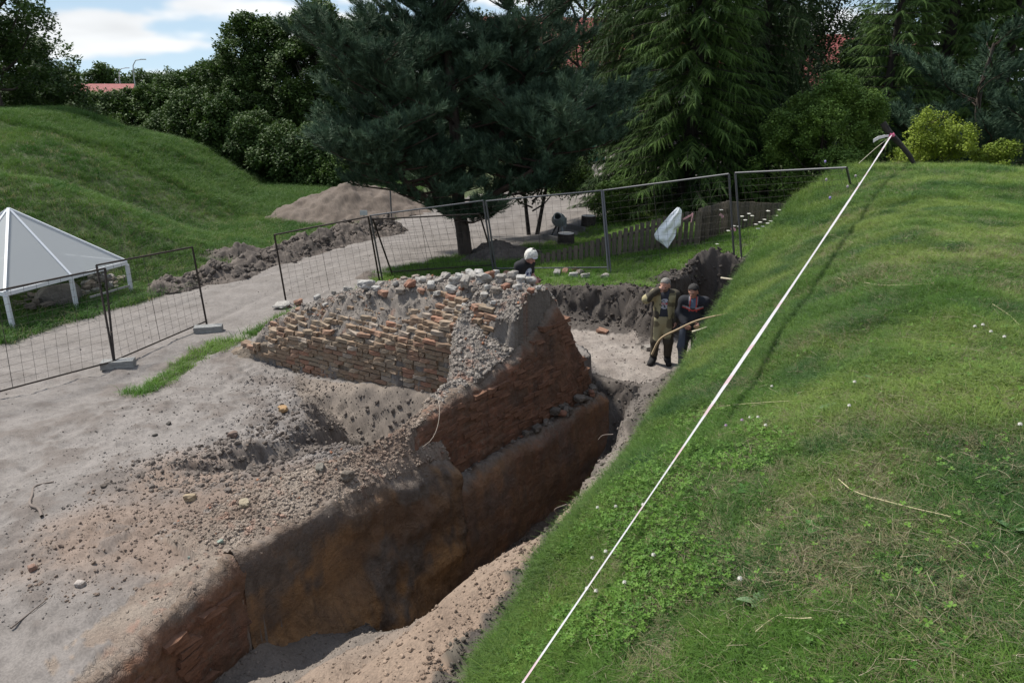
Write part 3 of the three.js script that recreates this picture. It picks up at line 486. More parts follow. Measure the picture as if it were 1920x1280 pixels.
{
  // mortar bed behind the courses
  const spare = [], put = []; const q = new THREE.Matrix4(), e = new THREE.Euler();
  const yaw = -Math.atan2(0.53, 0.848);
  for (let row = 0; row < 26; row++) {
    const y = -0.12 + row * 0.089; let t = (row % 2) * 0.13 - 0.1 + 0.03 * hsh(row, 1, 1);
    while (t < 6.15) {
      const head = hsh(row, Math.round(t * 50), 2) < 0.3, w = (head ? 0.132 : 0.264), tc = t + w / 2; t += w;
      const base = lut(tc, [[0, 0.3], [1, 0.18], [2.2, 0.1], [3.6, 0.0], [4.6, -0.12], [6.2, -0.2]]), fs = faceStart(tc) + 0.05, top = ridgeTop(tc);
      if (y < base || y > top - 0.1) continue;
      const over = y - fs, r = hsh(row, Math.round(tc * 50), 3);
      let m = 0.008 + 0.016 * (r - 0.5) + 0.02 * fbm2(tc * 1.5, y * 2, 2);
      if (y > fs - 0.12) { m += 0.03 + Math.max(0, over) / 1.25 + 0.07 * (r - 0.4); if (r < 0.2 + 0.4 * sst(0.15, 0.8, over)) continue; }
      else if (r < 0.05) continue;
      if (tc < 1.0 && r < 0.75 - tc * 0.6) continue;
      const [x, f] = brickPt(tc, m + (head ? 0.095 : 0.075) - 0.02);
      const rough = y > fs - 0.12 ? 1 : 0.1;
      put.push({ x, f, y: y + 0.044, head, k: Math.floor(hsh(row, Math.round(tc * 77), 4) * 97), e: [rough * 0.16 * (hsh(row, Math.round(tc * 31), 6) - 0.5), yaw + rough * 0.3 * (hsh(row, Math.round(tc * 31), 7) - 0.5), rough * 0.14 * (hsh(row, Math.round(tc * 31), 8) - 0.5)], over, size: head ? 0.4 : 1 + (y > fs - 0.2 ? 0.3 : 0) });
    }
  }
  put.sort((a, b) => b.size - a.size || a.k - b.k);
  const loose = [];
  put.forEach((b, i) => {
    const geo = b.head ? HEADERS[b.k % 3] : BRICKS[b.k % 6], m = BRICK_MAT[[0, 1, 2, 3, 4, 2, 6, 0, 3, 5, 6][b.k % 11]];
    if (i < 296) { const o = part(i ? 'brick_' + String(i).padStart(3, '0') : 'brick', geo, m, ruin); o.position.set(b.x, b.y, -b.f); o.rotation.set(...b.e); }
    else loose.push(geo.clone().applyMatrix4(q.makeRotationFromEuler(e.set(...b.e))).translate(b.x, b.y, -b.f));
  });
  if (loose.length) { const o = part('header_bricks', merge(loose), BRICK_MAT[2], ruin); o.userData.kind = 'stuff'; }
  console.log('bricks', put.length);
  { // bricks that stand a finger proud of the clay film on the trench side
    const gs = [], wy = Math.atan2(-WD[1], WD[0]) * -1; seed = 4242;
    for (let i = 0; i < 150; i++) { const row = Math.floor(rr(2, 24)), y = row * 0.088 + 0.05, s = rr(2.9, 7.3), cell = Math.floor((s + (row % 2) * 0.13) / 0.27), sc = (cell + 0.5) * 0.27 - (row % 2) * 0.13; if (y > faceTop(sc) - 0.1 || y < 0.2) continue; const [x, f] = wallPt(sc, SET - 0.0); gs.push(BRICKS[i % 6].clone().rotateZ(rr(-0.03, 0.03)).rotateY(Math.atan2(WD[1], WD[0])).translate(x, y, -f)); }
    for (let i = 0; i < 70; i++) { const row = Math.floor(rr(-5, 6)), y = row * 0.088 + 0.05, k = rr(0.1, 3.4), [a, b] = k < 1.557 ? [NEAR_WALL[0], NEAR_WALL[1]] : [NEAR_WALL[1], NEAR_WALL[2]], L = Math.hypot(b[0] - a[0], b[1] - a[1]), t = (k - (k < 1.557 ? 0 : 1.557)) / L, x = mix(a[0], b[0], t), f = mix(a[1], b[1], t); if (y > nearTop(f) - 0.12) continue; gs.push(BRICKS[i % 6].clone().rotateZ(rr(-0.03, 0.03)).rotateY(Math.atan2(a[1] - b[1], a[0] - b[0])).translate(x + 0.03, y, -f)); }
    const o = part('embedded_bricks', merge(gs), mat([0.21, 0.105, 0.062], 0.95, { map: brickTone, bumpMap: brickTone, bumpScale: 0.008 }), ruin); o.userData.kind = 'stuff';
  }
  // mortar plane just behind the faces of the bricks
  const p = [], c = [], uv = [], idx = [], nu = 150, nv = 44;
  for (let i = 0; i <= nu; i++) for (let j = 0; j <= nv; j++) {
    const t = -0.35 + 6.6 * i / nu, y0 = -0.6, y1 = Math.max(y0 + 0.1, faceStart(t) + 0.06), y = mix(y0, y1, j / nv), m = 0.03 + 0.03 * fbm2(t * 4, y * 4, 3) + 0.02 * fbm2(t * 14, y * 14, 2) + 0.1 * sst(0.92, 1, j / nv), [x, f] = brickPt(t, m - 0.25 * sst(0.5, -0.1, t) * sst(0.4, -0.2, y));
    p.push(x, y, -f); const d = clamp(0.5 + fbm2(t * 3, y * 3, 4)); c.push(...mix3([0.29, 0.235, 0.18], [0.195, 0.15, 0.11], d)); uv.push(t, y);
  }
  for (let i = 0; i < nu; i++) for (let j = 0; j < nv; j++) { const a = i * (nv + 1) + j, b = a + nv + 1; idx.push(a, b, a + 1, b, b + 1, a + 1); }
  const g = new THREE.BufferGeometry(); g.setAttribute('position', new THREE.Float32BufferAttribute(p, 3)); g.setAttribute('color', new THREE.Float32BufferAttribute(c, 3)); g.setAttribute('uv', new THREE.Float32BufferAttribute(uv, 2)); g.setIndex(idx); g.computeVertexNormals();
  part('mortar_bed', g, ruinMat, ruin);
}
// ---------------------------------------------------------------- grass, clover
function bladeGeo(n, rad, len, wid, lean, sd, seg = 2) {     // a tuft of curved blades
  const p = [], nn = [], idx = []; let s0 = seed; seed = sd * 7919 + 13;
  for (let i = 0; i < n; i++) {
    const a = rr(0, 6.283), r = rad * Math.sqrt(rnd()), bx = Math.cos(a) * r, bz = Math.sin(a) * r, L = len * rr(0.55, 1.15), th = rr(0, 6.283), ln = lean * rr(0.3, 1.4), w = wid * rr(0.7, 1.3);
    const dx = Math.cos(th), dz = Math.sin(th), b0 = p.length / 3;
    for (let k = 0; k <= seg; k++) {
      const t = k / seg, h = L * t * (1 - Math.min(0.85, 0.32 * ln) * t), o = L * Math.min(1.1, ln) * t * t, hw = w * (1 - t * 0.85) / 2, cx = bx + dx * o, cz = bz + dz * o;
      p.push(cx - dz * hw, h, cz + dx * hw, cx + dz * hw, h, cz - dx * hw); for (let q = 0; q < 2; q++) nn.push(dx * -0.45, 0.85, dz * -0.45);
      if (k) { const b = b0 + 2 * k; idx.push(b - 2, b - 1, b, b - 1, b + 1, b); }
    }
  }
  seed = s0; const g = new THREE.BufferGeometry(); g.setAttribute('position', new THREE.Float32BufferAttribute(p, 3)); g.setIndex(idx); g.computeVertexNormals(); return g;
}
const leafMat = (c, rough = 0.75, tr = 0) => tr ? new THREE.MeshPhysicalMaterial({ color: lin(...c), roughness: rough, side: THREE.DoubleSide, transmission: tr, thickness: 0, specularIntensity: 0.35 }) : new THREE.MeshStandardMaterial({ color: lin(...c), roughness: rough, side: THREE.DoubleSide });
const bladeMat = leafMat([1, 1, 1], 0.85, 0.42);
const M4 = new THREE.Matrix4(), QT = new THREE.Quaternion(), UPV = new THREE.Vector3(0, 1, 0), TV = new THREE.Vector3(), SV = new THREE.Vector3();
function placed(x, y, z, yaw, sc, tx = 0, tz = 0, sy = sc) { return new THREE.Matrix4().compose(TV.set(x, y, z), QT.setFromEuler(new THREE.Euler(tx, yaw, tz, 'YXZ')), SV.set(sc, sy, sc)); }
function slopeN(x, f) { const e = 0.12, a = ground(x, f)[0]; return [a, (ground(x + e, f)[0] - a) / e, (ground(x, f + e)[0] - a) / e]; }
{
  // bank: short mown turf, dry thatch, thicker at the lip
  const lists = [[], [], [], []], clover = [];
  seed = 4711;
  const tryAt = (x, f, sc, dens) => {
    if (!inside(x, f, BANK)) return; const dg = segDist(x, f, GRASS_EDGE)[0];
    const bare = fbm2(x * 1.3 + 9, f * 1.3, 4), thin = fbm2(x * 3.3 + 2, f * 3.3, 3);
    if (bare > 0.25 && rnd() < 0.45 && dg > 0.5) return; if (thin > 0.3 && rnd() < 0.4 && dg > 0.3) return;
    if (dg < 0.12 && rnd() < 0.5) return;
    const y = ground(x, f)[0] - 0.008, hue = fbm2(x * 0.9 + 30, f * 0.9, 3), dry = clamp(0.14 + 0.8 * bare + 0.35 * fbm2(x * 5, f * 5, 2) - 0.35 * sst(1.2, 0.1, dg));
    let c = mix3([0.085, 0.18, 0.022], [0.21, 0.29, 0.06], clamp(0.5 + 1.5 * hue + rr(-0.4, 0.4)));
    c = mix3(c, [0.05, 0.125, 0.024], clamp(0.12 + 1.6 * fbm2(x * 2.1, f * 2.1 + 50, 3)));
    if (rnd() < dry * 0.62) c = mix3([0.30, 0.26, 0.165], [0.21, 0.205, 0.085], rnd());
    const flat = rnd() < 0.25 + 0.4 * clamp(bare) ? rr(0.5, 1.2) : rr(0, 0.35), k = Math.floor(rnd() * 4), long = sst(0.7, 0.0, dg) * 0.7 + sst(0.25, 0.6, fbm2(x * 0.8, f * 0.8 + 9, 2)) * 0.5 + (f > 14 ? 0.9 * sst(1.6, 0.2, dg) : 0);
    lists[k].push({ m: placed(x, y, -f, rr(0, 6.3), sc * rr(0.75, 1.25), flat * 0.8, flat * rr(-0.5, 0.5), sc * rr(0.7, 1.2) * (1 + long)), c });
  };
  for (let i = 0; i < 78000; i++) { const f = rr(1.2, 6.5); tryAt(rr(-0.6, Math.max(1.5, f * 0.78 + 0.9)), f, 0.92); }
  for (let i = 0; i < 90000; i++) { const f = 6 + 6.5 * Math.pow(rnd(), 1.1); tryAt(rr(0.5, f * 0.75 + 0.6), f, 1.05); }
  for (let i = 0; i < 44000; i++) { const f = rr(12, 19); tryAt(rr(2.5, f * 0.75 + 0.6), f, 1.5); }
  for (let i = 0; i < 7000; i++) {
    const k = 3 + Math.floor(rnd() * 14), u = rnd(), a = GRASS_EDGE[k], b = GRASS_EDGE[k + 1], x = mix(a[0], b[0], u) + rr(0.0, 0.2), f = mix(a[1], b[1], u) + rr(-0.05, 0.05), far = f > 9 ? 1.5 : 1;
    const y = ground(x, f)[0] - 0.01, c = mix3([0.07, 0.15, 0.024], [0.13, 0.21, 0.045], rnd());
    lists[Math.floor(rnd() * 4)].push({ m: placed(x, y, -f, rr(0, 6.3), far * rr(0.8, 1.2), rr(-0.2, 0.2), rr(0, 0.5), far * rr(1, 1.7)), c });
  }
  const tg = [bladeGeo(16, 0.045, 0.066, 0.0044, 1.5, 1, 3), bladeGeo(14, 0.05, 0.08, 0.0042, 1.8, 2, 3), bladeGeo(18, 0.05, 0.052, 0.0048, 1.2, 3), bladeGeo(12, 0.055, 0.095, 0.004, 2.0, 4, 3)];
  {
    const straw = tube([V(0, 0.004, -0.07), V(0.004, 0.012, -0.02), V(-0.003, 0.012, 0.03), V(0.002, 0.003, 0.075)], 0.0016, 0.001, 3, 5), S = [];
    for (let i = 0; i < 9000; i++) { const f = 1.5 + 14 * Math.pow(rnd(), 1.6), x = rr(-0.4, f * 0.76 + 0.6); if (!inside(x, f, BANK) || segDist(x, f, GRASS_EDGE)[0] < 0.35 || fbm2(x * 1.3 + 9, f * 1.3, 4) < rr(-0.6, 0.3)) continue; S.push({ m: placed(x, ground(x, f)[0] + rr(0.01, 0.05), -f, rr(0, 6.3), rr(0.25, 0.75) * (1 + f * 0.05), rr(-0.25, 0.25), rr(-0.2, 0.2)), c: mix3([0.2, 0.17, 0.1], [0.36, 0.31, 0.21], rnd()) }); }
    instances('dry_straw', straw, mat([1, 1, 1], 0.9), S, scene);
  }
  lists.forEach((l, i) => instances(i ? 'bank_grass_00' + i : 'bank_grass', tg[i], bladeMat, l, scene));
  console.log('bank tufts', lists.map((l) => l.length).join());
  // clover: trefoils on short stalks
  const tre = (() => {
    const p = [], idx = []; 
    for (let k = 0; k < 3; k++) { const a = k * 2.094, ca = Math.cos(a), sa = Math.sin(a), b = p.length / 3, L = [[0, 0, 0], [0.005, 0.0042, 0.001], [0.0105, 0.0052, 0.003], [0.0125, 0.002, 0.0028], [0.0115, 0, 0.001], [0.0125, -0.002, 0.0028], [0.0105, -0.0052, 0.003], [0.005, -0.0042, 0.001]]; for (const [u, v, h] of L) p.push(ca * u - sa * v, h, sa * u + ca * v); for (let i = 1; i < 7; i++) idx.push(b, b + i + 1, b + i); }
    const g = new THREE.BufferGeometry(); g.setAttribute('position', new THREE.Float32BufferAttribute(p, 3)); g.setIndex(idx); g.computeVertexNormals(); return g;
  })();
  const spots = [[1090, 1060, 4.1, 0.55], [1040, 1110, 4.2, 0.4], [1120, 1000, 4.5, 0.5], [1190, 900, 5.6, 0.5], [1160, 950, 5, 0.45], [1250, 840, 6.6, 0.5], [1300, 760, 7.6, 0.6], [1400, 900, 4.9, 0.35], [1200, 1060, 3.7, 0.35]].map(([a, b, d, r]) => { const q = pd(a, b, d); return [q[0], q[2], r]; });
  for (let i = 0; i < 22000; i++) {
    let x, f; if (rnd() < 0.82) { const s = spots[Math.floor(rnd() * spots.length)]; const r = s[2] * Math.sqrt(rnd()) * 1.25, a = rr(0, 6.283); x = s[0] + Math.cos(a) * r; f = s[1] + Math.sin(a) * r; } else { f = rr(2, 9); x = rr(0, f * 0.75); }
    if (!inside(x, f, BANK) || fbm2(x * 2.6, f * 2.6 + 70, 3) < -0.12) continue;
    const y = ground(x, f)[0] + rr(0.02, 0.075); const c = mix3([0.045, 0.125, 0.014], [0.12, 0.23, 0.03], clamp(rnd() * 0.7 + 0.3 + 0.5 * fbm2(x * 5, f * 5, 2)));
    clover.push({ m: placed(x, y, -f, rr(0, 6.3), rr(0.55, 1.4), rr(-0.7, 0.7), rr(-0.7, 0.7)), c });
  }
  instances('clover_leaves', tre, leafMat([1, 1, 1], 0.6, 0.3), clover, scene);
  // rampart, meadow, verge
  const far = [[], [], []]; seed = 99;
  for (let i = 0; i < 66000; i++) {
    const f = rr(16, 44), x = rr(-34, -5); const g = ground(x, f); if (g[1] !== C.MOUND && g[1] !== C.MEADOW) continue; if (x < -f * 0.75) continue;
    const q = fbm2(x * 0.8, f * 0.8, 3); let c = mix3([0.048, 0.13, 0.014], [0.11, 0.20, 0.032], clamp(0.5 + 1.4 * q + rr(-0.4, 0.4))); if (rnd() < 0.06) c = [0.26, 0.25, 0.11];
    far[i % 3].push({ m: placed(x, g[0] - 0.01, -f, rr(0, 6.3), rr(0.9, 1.5) * (x < -9.5 && f < 22 ? 1.25 : 1), rr(-0.15, 0.15), rr(-0.15, 0.15)), c });
  }
  for (let i = 0; i < 34000; i++) {
    const f = rr(12.8, 30), x = rr(-7.8, Math.min(14, f * 0.6)); const g = ground(x, f); if (g[1] !== C.MEADOW || g[0] > 2.8) continue; if (f > 24 && rnd() < 0.4) continue;
    const q = fbm2(x * 1.1, f * 1.1, 3), c = mix3([0.085, 0.2, 0.02], [0.17, 0.28, 0.042], clamp(0.5 + q + rr(-0.4, 0.4)));
    far[i % 3].push({ m: placed(x, g[0] - 0.01, -f, rr(0, 6.3), rr(0.7, 1.15), rr(-0.15, 0.15), rr(-0.15, 0.15)), c });
  }
  for (let i = 0; i < 20000; i++) {
    const f = rr(33, 62), x = rr(-24, -5), g = ground(x, f); if (g[1] !== C.MOUND && g[1] !== C.MEADOW) continue;
    far[i % 3].push({ m: placed(x, g[0] - 0.01, -f, rr(0, 6.3), rr(1.5, 2.2), rr(-0.15, 0.15), rr(-0.15, 0.15)), c: mix3([0.05, 0.125, 0.016], [0.095, 0.17, 0.03], rnd()) });
  }
  const fg = [bladeGeo(14, 0.1, 0.16, 0.011, 0.9, 21), bladeGeo(16, 0.12, 0.12, 0.012, 0.7, 22), bladeGeo(12, 0.11, 0.2, 0.010, 1.2, 23)];
  far.forEach((l, i) => instances(i ? 'meadow_grass_00' + i : 'meadow_grass', fg[i], bladeMat, l, scene));
  console.log('far tufts', far.map((l) => l.length).join());
}
// ---------------------------------------------------------------- trees
const barkTex = noiseTex(256, (u, v) => clamp(0.35 + 0.9 * (tile(u, v * 0.25 % 1, 16, 3, 8) - 0.5) + 0.5 * (tile(u, v, 40, 2, 9) - 0.5) + 0.3));
const barkMat = mat([0.085, 0.066, 0.052], 0.95, { map: barkTex, bumpMap: barkTex, bumpScale: 0.02 }), barkDark = mat([0.045, 0.036, 0.03], 0.95, { map: barkTex }), barkRed = mat([0.075, 0.046, 0.032], 0.95, { map: barkTex, bumpMap: barkTex, bumpScale: 0.02 }), barkBirch = mat([0.28, 0.27, 0.25], 0.9, { map: barkTex });
const leafM = leafMat([1, 1, 1], 0.7, 0.3), needleM = leafMat([1, 1, 1], 0.75, 0.12);
function leafClump(n, rad, size, sd, droop = 0) {
  const p = [], idx = []; const s0 = seed; seed = sd * 104729 + 7;
  for (let i = 0; i < n; i++) {
    const a = rr(0, 6.283), u = rr(-1, 1), r = rad * Math.cbrt(rnd()), q = Math.sqrt(1 - u * u), cx = r * q * Math.cos(a), cy = r * u * 0.8 - droop * rnd(), cz = r * q * Math.sin(a);
    const s = size * rr(0.7, 1.3), e = new THREE.Euler(rr(-1.1, 0.3), rr(0, 6.283), rr(-0.6, 0.6), 'YXZ'), b = p.length / 3;
    for (const [x, y, z] of [[0, 0, 0], [-0.36 * s, 0.08 * s, 0.5 * s], [0, 0, 1.05 * s], [0.36 * s, 0.08 * s, 0.5 * s]]) { const v = new THREE.Vector3(x, y, z).applyEuler(e); p.push(cx + v.x, cy + v.y, cz + v.z); }
    idx.push(b, b + 2, b + 1, b, b + 3, b + 2);
  }
  seed = s0; const g = new THREE.BufferGeometry(); g.setAttribute('position', new THREE.Float32BufferAttribute(p, 3)); g.setIndex(idx); g.computeVertexNormals(); return g;
}
function needleTuft(n, len, wid, sd, spread) {      // pine: a shoot with needles pointing forward along +y
  const p = [], idx = []; const s0 = seed; seed = sd * 1299709 + 3;
  for (let i = 0; i < n; i++) {
    const a = rr(0, 6.283), t = rnd(), h = t * len * 1.5, L = len * rr(0.7, 1.1), th = spread * rr(0.55, 1.25) * (1.15 - 0.6 * t), dx = Math.cos(a) * Math.sin(th), dz = Math.sin(a) * Math.sin(th), dy = Math.cos(th), b = p.length / 3, ox = -Math.sin(a) * wid / 2, oz = Math.cos(a) * wid / 2;
    p.push(ox, h, oz, -ox, h, -oz, dx * L, h + dy * L, dz * L); idx.push(b, b + 1, b + 2);
  }
  seed = s0; const g = new THREE.BufferGeometry(); g.setAttribute('position', new THREE.Float32BufferAttribute(p, 3)); g.setIndex(idx); g.computeVertexNormals(); return g;
}
function frond(len, wid, sd, hang) {                  // spruce: a twig along +z with combs of side shoots that hang
  const p = [], idx = []; const s0 = seed; seed = sd * 15485863 + 11; const N = 20;
  const leaf = (x, y, z, dx, dy, dz, L, w) => { const b = p.length / 3, l = Math.hypot(dx, dz) || 1, ox = -dz / l * w, oz = dx / l * w; p.push(x - ox, y, z - oz, x + ox, y, z + oz, x + dx * L, y + dy * L, z + dz * L); idx.push(b, b + 1, b + 2); };
  for (let i = 0; i < N; i++) {
    const t = i / N, z = t * len, y = -hang * t * t * len;
    for (const sg of [-1, 1]) { const L = wid * (1 - 0.75 * t) * rr(0.7, 1.2); leaf(0, y, z, sg * 0.8, -rr(0.1, 0.7), 0.62, L, 0.009); leaf(sg * L * 0.3, y - 0.02, z + L * 0.2, sg * 0.3, -0.8, 0.45, L * 0.8, 0.010); }
    leaf(0, y + 0.01, z, rr(-0.2, 0.2), 0.25, 0.9, 0.08, 0.010);
  }
  leaf(0, -hang * len, len, 0, -0.3, 1, 0.1, 0.010);
  seed = s0; const g = new THREE.BufferGeometry(); g.setAttribute('position', new THREE.Float32BufferAttribute(p, 3)); g.setIndex(idx); g.computeVertexNormals(); return g;
}
const CLUMPS = { big: [leafClump(20, 0.34, 0.17, 1), leafClump(18, 0.36, 0.19, 2)], mid: [leafClump(22, 0.26, 0.105, 3), leafClump(20, 0.28, 0.115, 4)], small: [leafClump(24, 0.15, 0.055, 5), leafClump(20, 0.16, 0.06, 6)], hang: [leafClump(22, 0.14, 0.075, 7, 0.75), leafClump(20, 0.15, 0.08, 8, 0.6)] };
const PINE = [needleTuft(34, 0.105, 0.012, 1, 0.75), needleTuft(30, 0.12, 0.012, 2, 0.95)], FROND = [frond(0.5, 0.105, 1, 0.45), frond(0.42, 0.1, 2, 0.8), frond(0.58, 0.095, 3, 0.3)];
const baseAt = (x, f) => ground(x, f)[0];
const dirQ = (d) => new THREE.Quaternion().setFromUnitVectors(UPV, d);

function broadTree(name, label, category, x, f, o) {
  const y0 = baseAt(x, f) - 0.1, t = thing(name, label, category, V(x, y0, f), o.group), L = [], tr = []; const { h, r } = o; seed = Math.round(x * 977 + f * 131 + h * 17) | 1;
  const cb = o.base ?? 0.15, trunkR = o.trunk ?? h * 0.022, stems = o.stems ?? 1, K = CLUMPS[o.leaf ?? 'mid'];
  for (let s = 0; s < stems; s++) { const a = rr(0, 6.28), k = stems > 1 ? 0.18 * h : 0.04 * h; tr.push(tube([new THREE.Vector3(Math.cos(a) * k * 0.25, 0, Math.sin(a) * k * 0.25), new THREE.Vector3(Math.cos(a) * k * 0.6, h * 0.3, Math.sin(a) * k * 0.6), new THREE.Vector3(Math.cos(a) * k, h * 0.62, Math.sin(a) * k), new THREE.Vector3(Math.cos(a) * k * 0.9, h * 0.9, Math.sin(a) * k * 0.9)], trunkR, trunkR * 0.2, 7)); }
  const lobes = []; const n = o.lobes ?? 18;
  for (let i = 0; i < n; i++) {
    const u = (i + 0.5) / n, hh = mix(cb, 0.93, Math.pow(u, 0.9)), a = i * 2.4 + rr(-0.4, 0.4), prof = Math.sin(Math.PI * clamp(mix(0.16, 0.94, (hh - cb) / (1 - cb)) ** (o.shape ?? 0.85))), q = r * prof * rr(0.45, 0.85);
    lobes.push([Math.cos(a) * q, hh * h, Math.sin(a) * q, r * rr(0.3, 0.5) * mix(1, 0.7, u)]);
    const b = lobes[i], v0 = new THREE.Vector3(0, Math.max(0.1, hh - 0.22) * h, 0), v2 = new THREE.Vector3(b[0], b[1], b[2]); tr.push(tube([v0, v0.clone().lerp(v2, 0.5).add(new THREE.Vector3(0, -0.04 * h, 0)), v2], trunkR * 0.42, trunkR * 0.1, 5));
  }
  const tot = o.n ?? 2600, sc = o.scale ?? 1;
  for (let i = 0; i < tot; i++) {
    const b = lobes[i % n], a = rr(0, 6.283), u = rr(-0.75, 1), q = Math.sqrt(1 - u * u), rad = b[3] * (0.72 + 0.36 * rnd());
    const px = b[0] + Math.cos(a) * q * rad, pY = b[1] + u * rad * 0.85, pz = b[2] + Math.sin(a) * q * rad;
    if (n3(px * 1.3 + x, pY * 1.3, pz * 1.3 + f) < (o.gap ?? -0.35)) continue; if (pY < 0.1) continue;
    const c = mix3(o.c0, o.c1, clamp(0.5 + 0.5 * n3(px * 2, pY * 2, pz * 2) + rr(-0.35, 0.35)));
    L.push({ m: placed(px, pY, pz, rr(0, 6.3), sc * rr(0.75, 1.3), rr(-0.5, 0.5), rr(-0.5, 0.5)), c });
  }
  part('trunk', merge(tr), o.bark ?? barkMat, t);
  const crown = new THREE.Group(); crown.name = 'crown'; t.add(crown);
  instances('foliage', K[0], leafM, L.filter((_, i) => i % 2), crown); instances('foliage_001', K[1], leafM, L.filter((_, i) => !(i % 2)), crown);
  return t;
}
function spruceTree(name, label, category, x, f, o) {
  const y0 = baseAt(x, f) - 0.1, t = thing(name, label, category, V(x, y0, f), o.group), L = [[], [], []], br = []; const { h, r } = o; seed = Math.round(x * 977 + f * 131) | 1;
  part('trunk', tube([V(0, 0, 0), V(0.05, h * 0.5, 0), V(0, h, 0)], h * 0.016, 0.03, 8), barkDark, t);
  const cut = Math.min(h, o.upto ?? h), dir = new THREE.Vector3(), side = new THREE.Vector3();
  for (let y = 0.25; y < cut; y += o.step ?? 0.24) {
    const k = 1 - y / h, R = r * Math.pow(k, 0.72) * (0.92 + 0.16 * n2(y * 1.3, x)), nb = Math.max(5, Math.round((o.whorl ?? 9) * Math.pow(k, 0.4)));
    for (let b = 0; b < nb; b++) {
      const a = b / nb * 6.283 + y * 5.1 + rr(-0.3, 0.3), len = R * rr(0.7, 1.12), drop = (o.drop ?? 0.32) * len * rr(0.7, 1.3), ca = Math.cos(a), sa = Math.sin(a);
      const at = (u) => new THREE.Vector3(ca * len * u, y + 0.1 * len * u - drop * u * u + 0.16 * len * Math.max(0, u - 0.7), sa * len * u);
      if (b % 2 === 0) br.push(tube([at(0.05), at(0.5), at(0.95)], 0.03 * k + 0.012, 0.006, 4, 3));
      const m = Math.max(3, Math.round(len / (o.gapAlong ?? 0.36)));
      for (let i = 0; i <= m; i++) {
        const u = mix(0.22, 1, i / m), q = at(u);
        for (const sd of i === m ? [0] : [-1, 1]) {
          const yaw = Math.atan2(ca, sa) + sd * rr(0.45, 1.0), c = mix3(o.c0, o.c1, clamp(0.1 + 0.75 * rnd() + 0.4 * n3(q.x * 0.9, q.y * 0.9, q.z * 0.9)));
          L[Math.floor(rnd() * 3)].push({ m: placed(q.x, q.y, q.z, yaw, (o.scale ?? 1) * rr(0.75, 1.2) * mix(1.05, 0.85, u), rr(0.05, o.hang ?? 0.6), rr(-0.5, 0.5)), c });
        }
      }
    }
  }
  part('branches', merge(br), barkDark, t);
  const crown = new THREE.Group(); crown.name = 'crown'; t.add(crown);
  L.forEach((l, i) => instances(i ? 'needle_sprays_00' + i : 'needle_sprays', FROND[i], needleM, l, crown)); return t;
}
function pineTree(name, label, category, x, f, o) {
  const y0 = baseAt(x, f) - 0.1, t = thing(name, label, category, V(x, y0, f), o.group), L = [[], []], br = [], limb = []; const { h, r } = o; seed = (o.seed ?? 5) | 1;
  const stem = o.stem; br.push(tube(stem[0], o.trunk, o.trunk * 0.35, 10)); for (let i = 1; i < stem.length; i++) limb.push(tube(stem[i], o.trunk * 0.6, o.trunk * 0.16, 8));
  const curves = stem.map((s) => new THREE.CatmullRomCurve3(s)), q = new THREE.Vector3(), dir = new THREE.Vector3(), tip = new THREE.Vector3();
  const shoot = (p0, d, s) => { const qd = dirQ(dir.copy(d).normalize()); const c = mix3(o.c0, o.c1, clamp(0.4 + 0.5 * n3(p0.x * 1.2, p0.y * 1.2, p0.z * 1.2) + rr(-0.3, 0.4))); L[Math.floor(rnd() * 2)].push({ m: new THREE.Matrix4().compose(p0, qd, SV.set(s, s, s)), c }); };
  const nb = o.nb ?? 60;
  for (let i = 0; i < nb; i++) {
    const cv = curves[i % curves.length], u = mix(o.from ?? 0.2, 1, Math.pow(rnd(), 0.75)); cv.getPoint(u, q); const a = i * 2.39996 + rr(-0.3, 0.3), hh = q.y / h, len = (i % curves.length ? 0.64 : 1) * r * (o.prof ? o.prof(hh) : Math.sin(Math.PI * clamp(hh * 0.85 + 0.12))) * rr(0.55, 1.05), rise = mix(o.rise0 ?? 0.05, 0.75, hh) + rr(-0.15, 0.2);
    const P = [q.clone()]; for (let k = 1; k <= 4; k++) { const w = k / 4; P.push(new THREE.Vector3(q.x + Math.cos(a + 0.3 * Math.sin(k + i)) * len * w, q.y + len * (rise * w + 0.22 * w * w - 0.1 * w), q.z + Math.sin(a + 0.3 * Math.sin(k + i)) * len * w * (o.deep ?? 1))); }
    limb.push(tube(P, 0.05 * (1 - hh * 0.5) * (r / 4), 0.012, 5)); const bc = new THREE.CatmullRomCurve3(P);
    const m = Math.max(6, Math.round(len * (o.dense ?? 9)));
    for (let k = 0; k < m; k++) {
      const w = mix(0.25, 1, k / m), c0 = bc.getPoint(w), sa = a + (k % 2 ? 1 : -1) * rr(0.5, 1.2), sl = rr(0.25, 0.75) * (1.25 - w) * Math.min(1, len / 2) + 0.12, sd = new THREE.Vector3(Math.cos(sa), rr(0.2, 0.8), Math.sin(sa)).normalize();
      const ns = 3 + Math.floor(sl * 7);
      for (let j = 0; j < ns; j++) { const z = (j + 1) / ns, pp = c0.clone().addScaledVector(sd, sl * z); pp.x += rr(-0.07, 0.07); pp.y += rr(-0.05, 0.09); pp.z += rr(-0.07, 0.07); if (n3(pp.x * 1.1, pp.y * 1.1, pp.z * 1.1) < (o.gap ?? -0.4)) continue; tip.set(sd.x + rr(-0.5, 0.5), sd.y + rr(0.1, 0.9), sd.z + rr(-0.5, 0.5)); shoot(pp, tip, rr(0.85, 1.4) * (o.scale ?? 1)); }
    }
  }
  part('trunk', merge(br), o.bark ?? barkMat, t); part('limbs', merge(limb), barkRed, t);
  const crown = new THREE.Group(); crown.name = 'crown'; t.add(crown); L.forEach((l, i) => instances(i ? 'needles_001' : 'needles', PINE[i], needleM, l, crown)); console.log(name, L[0].length + L[1].length); return t;
}
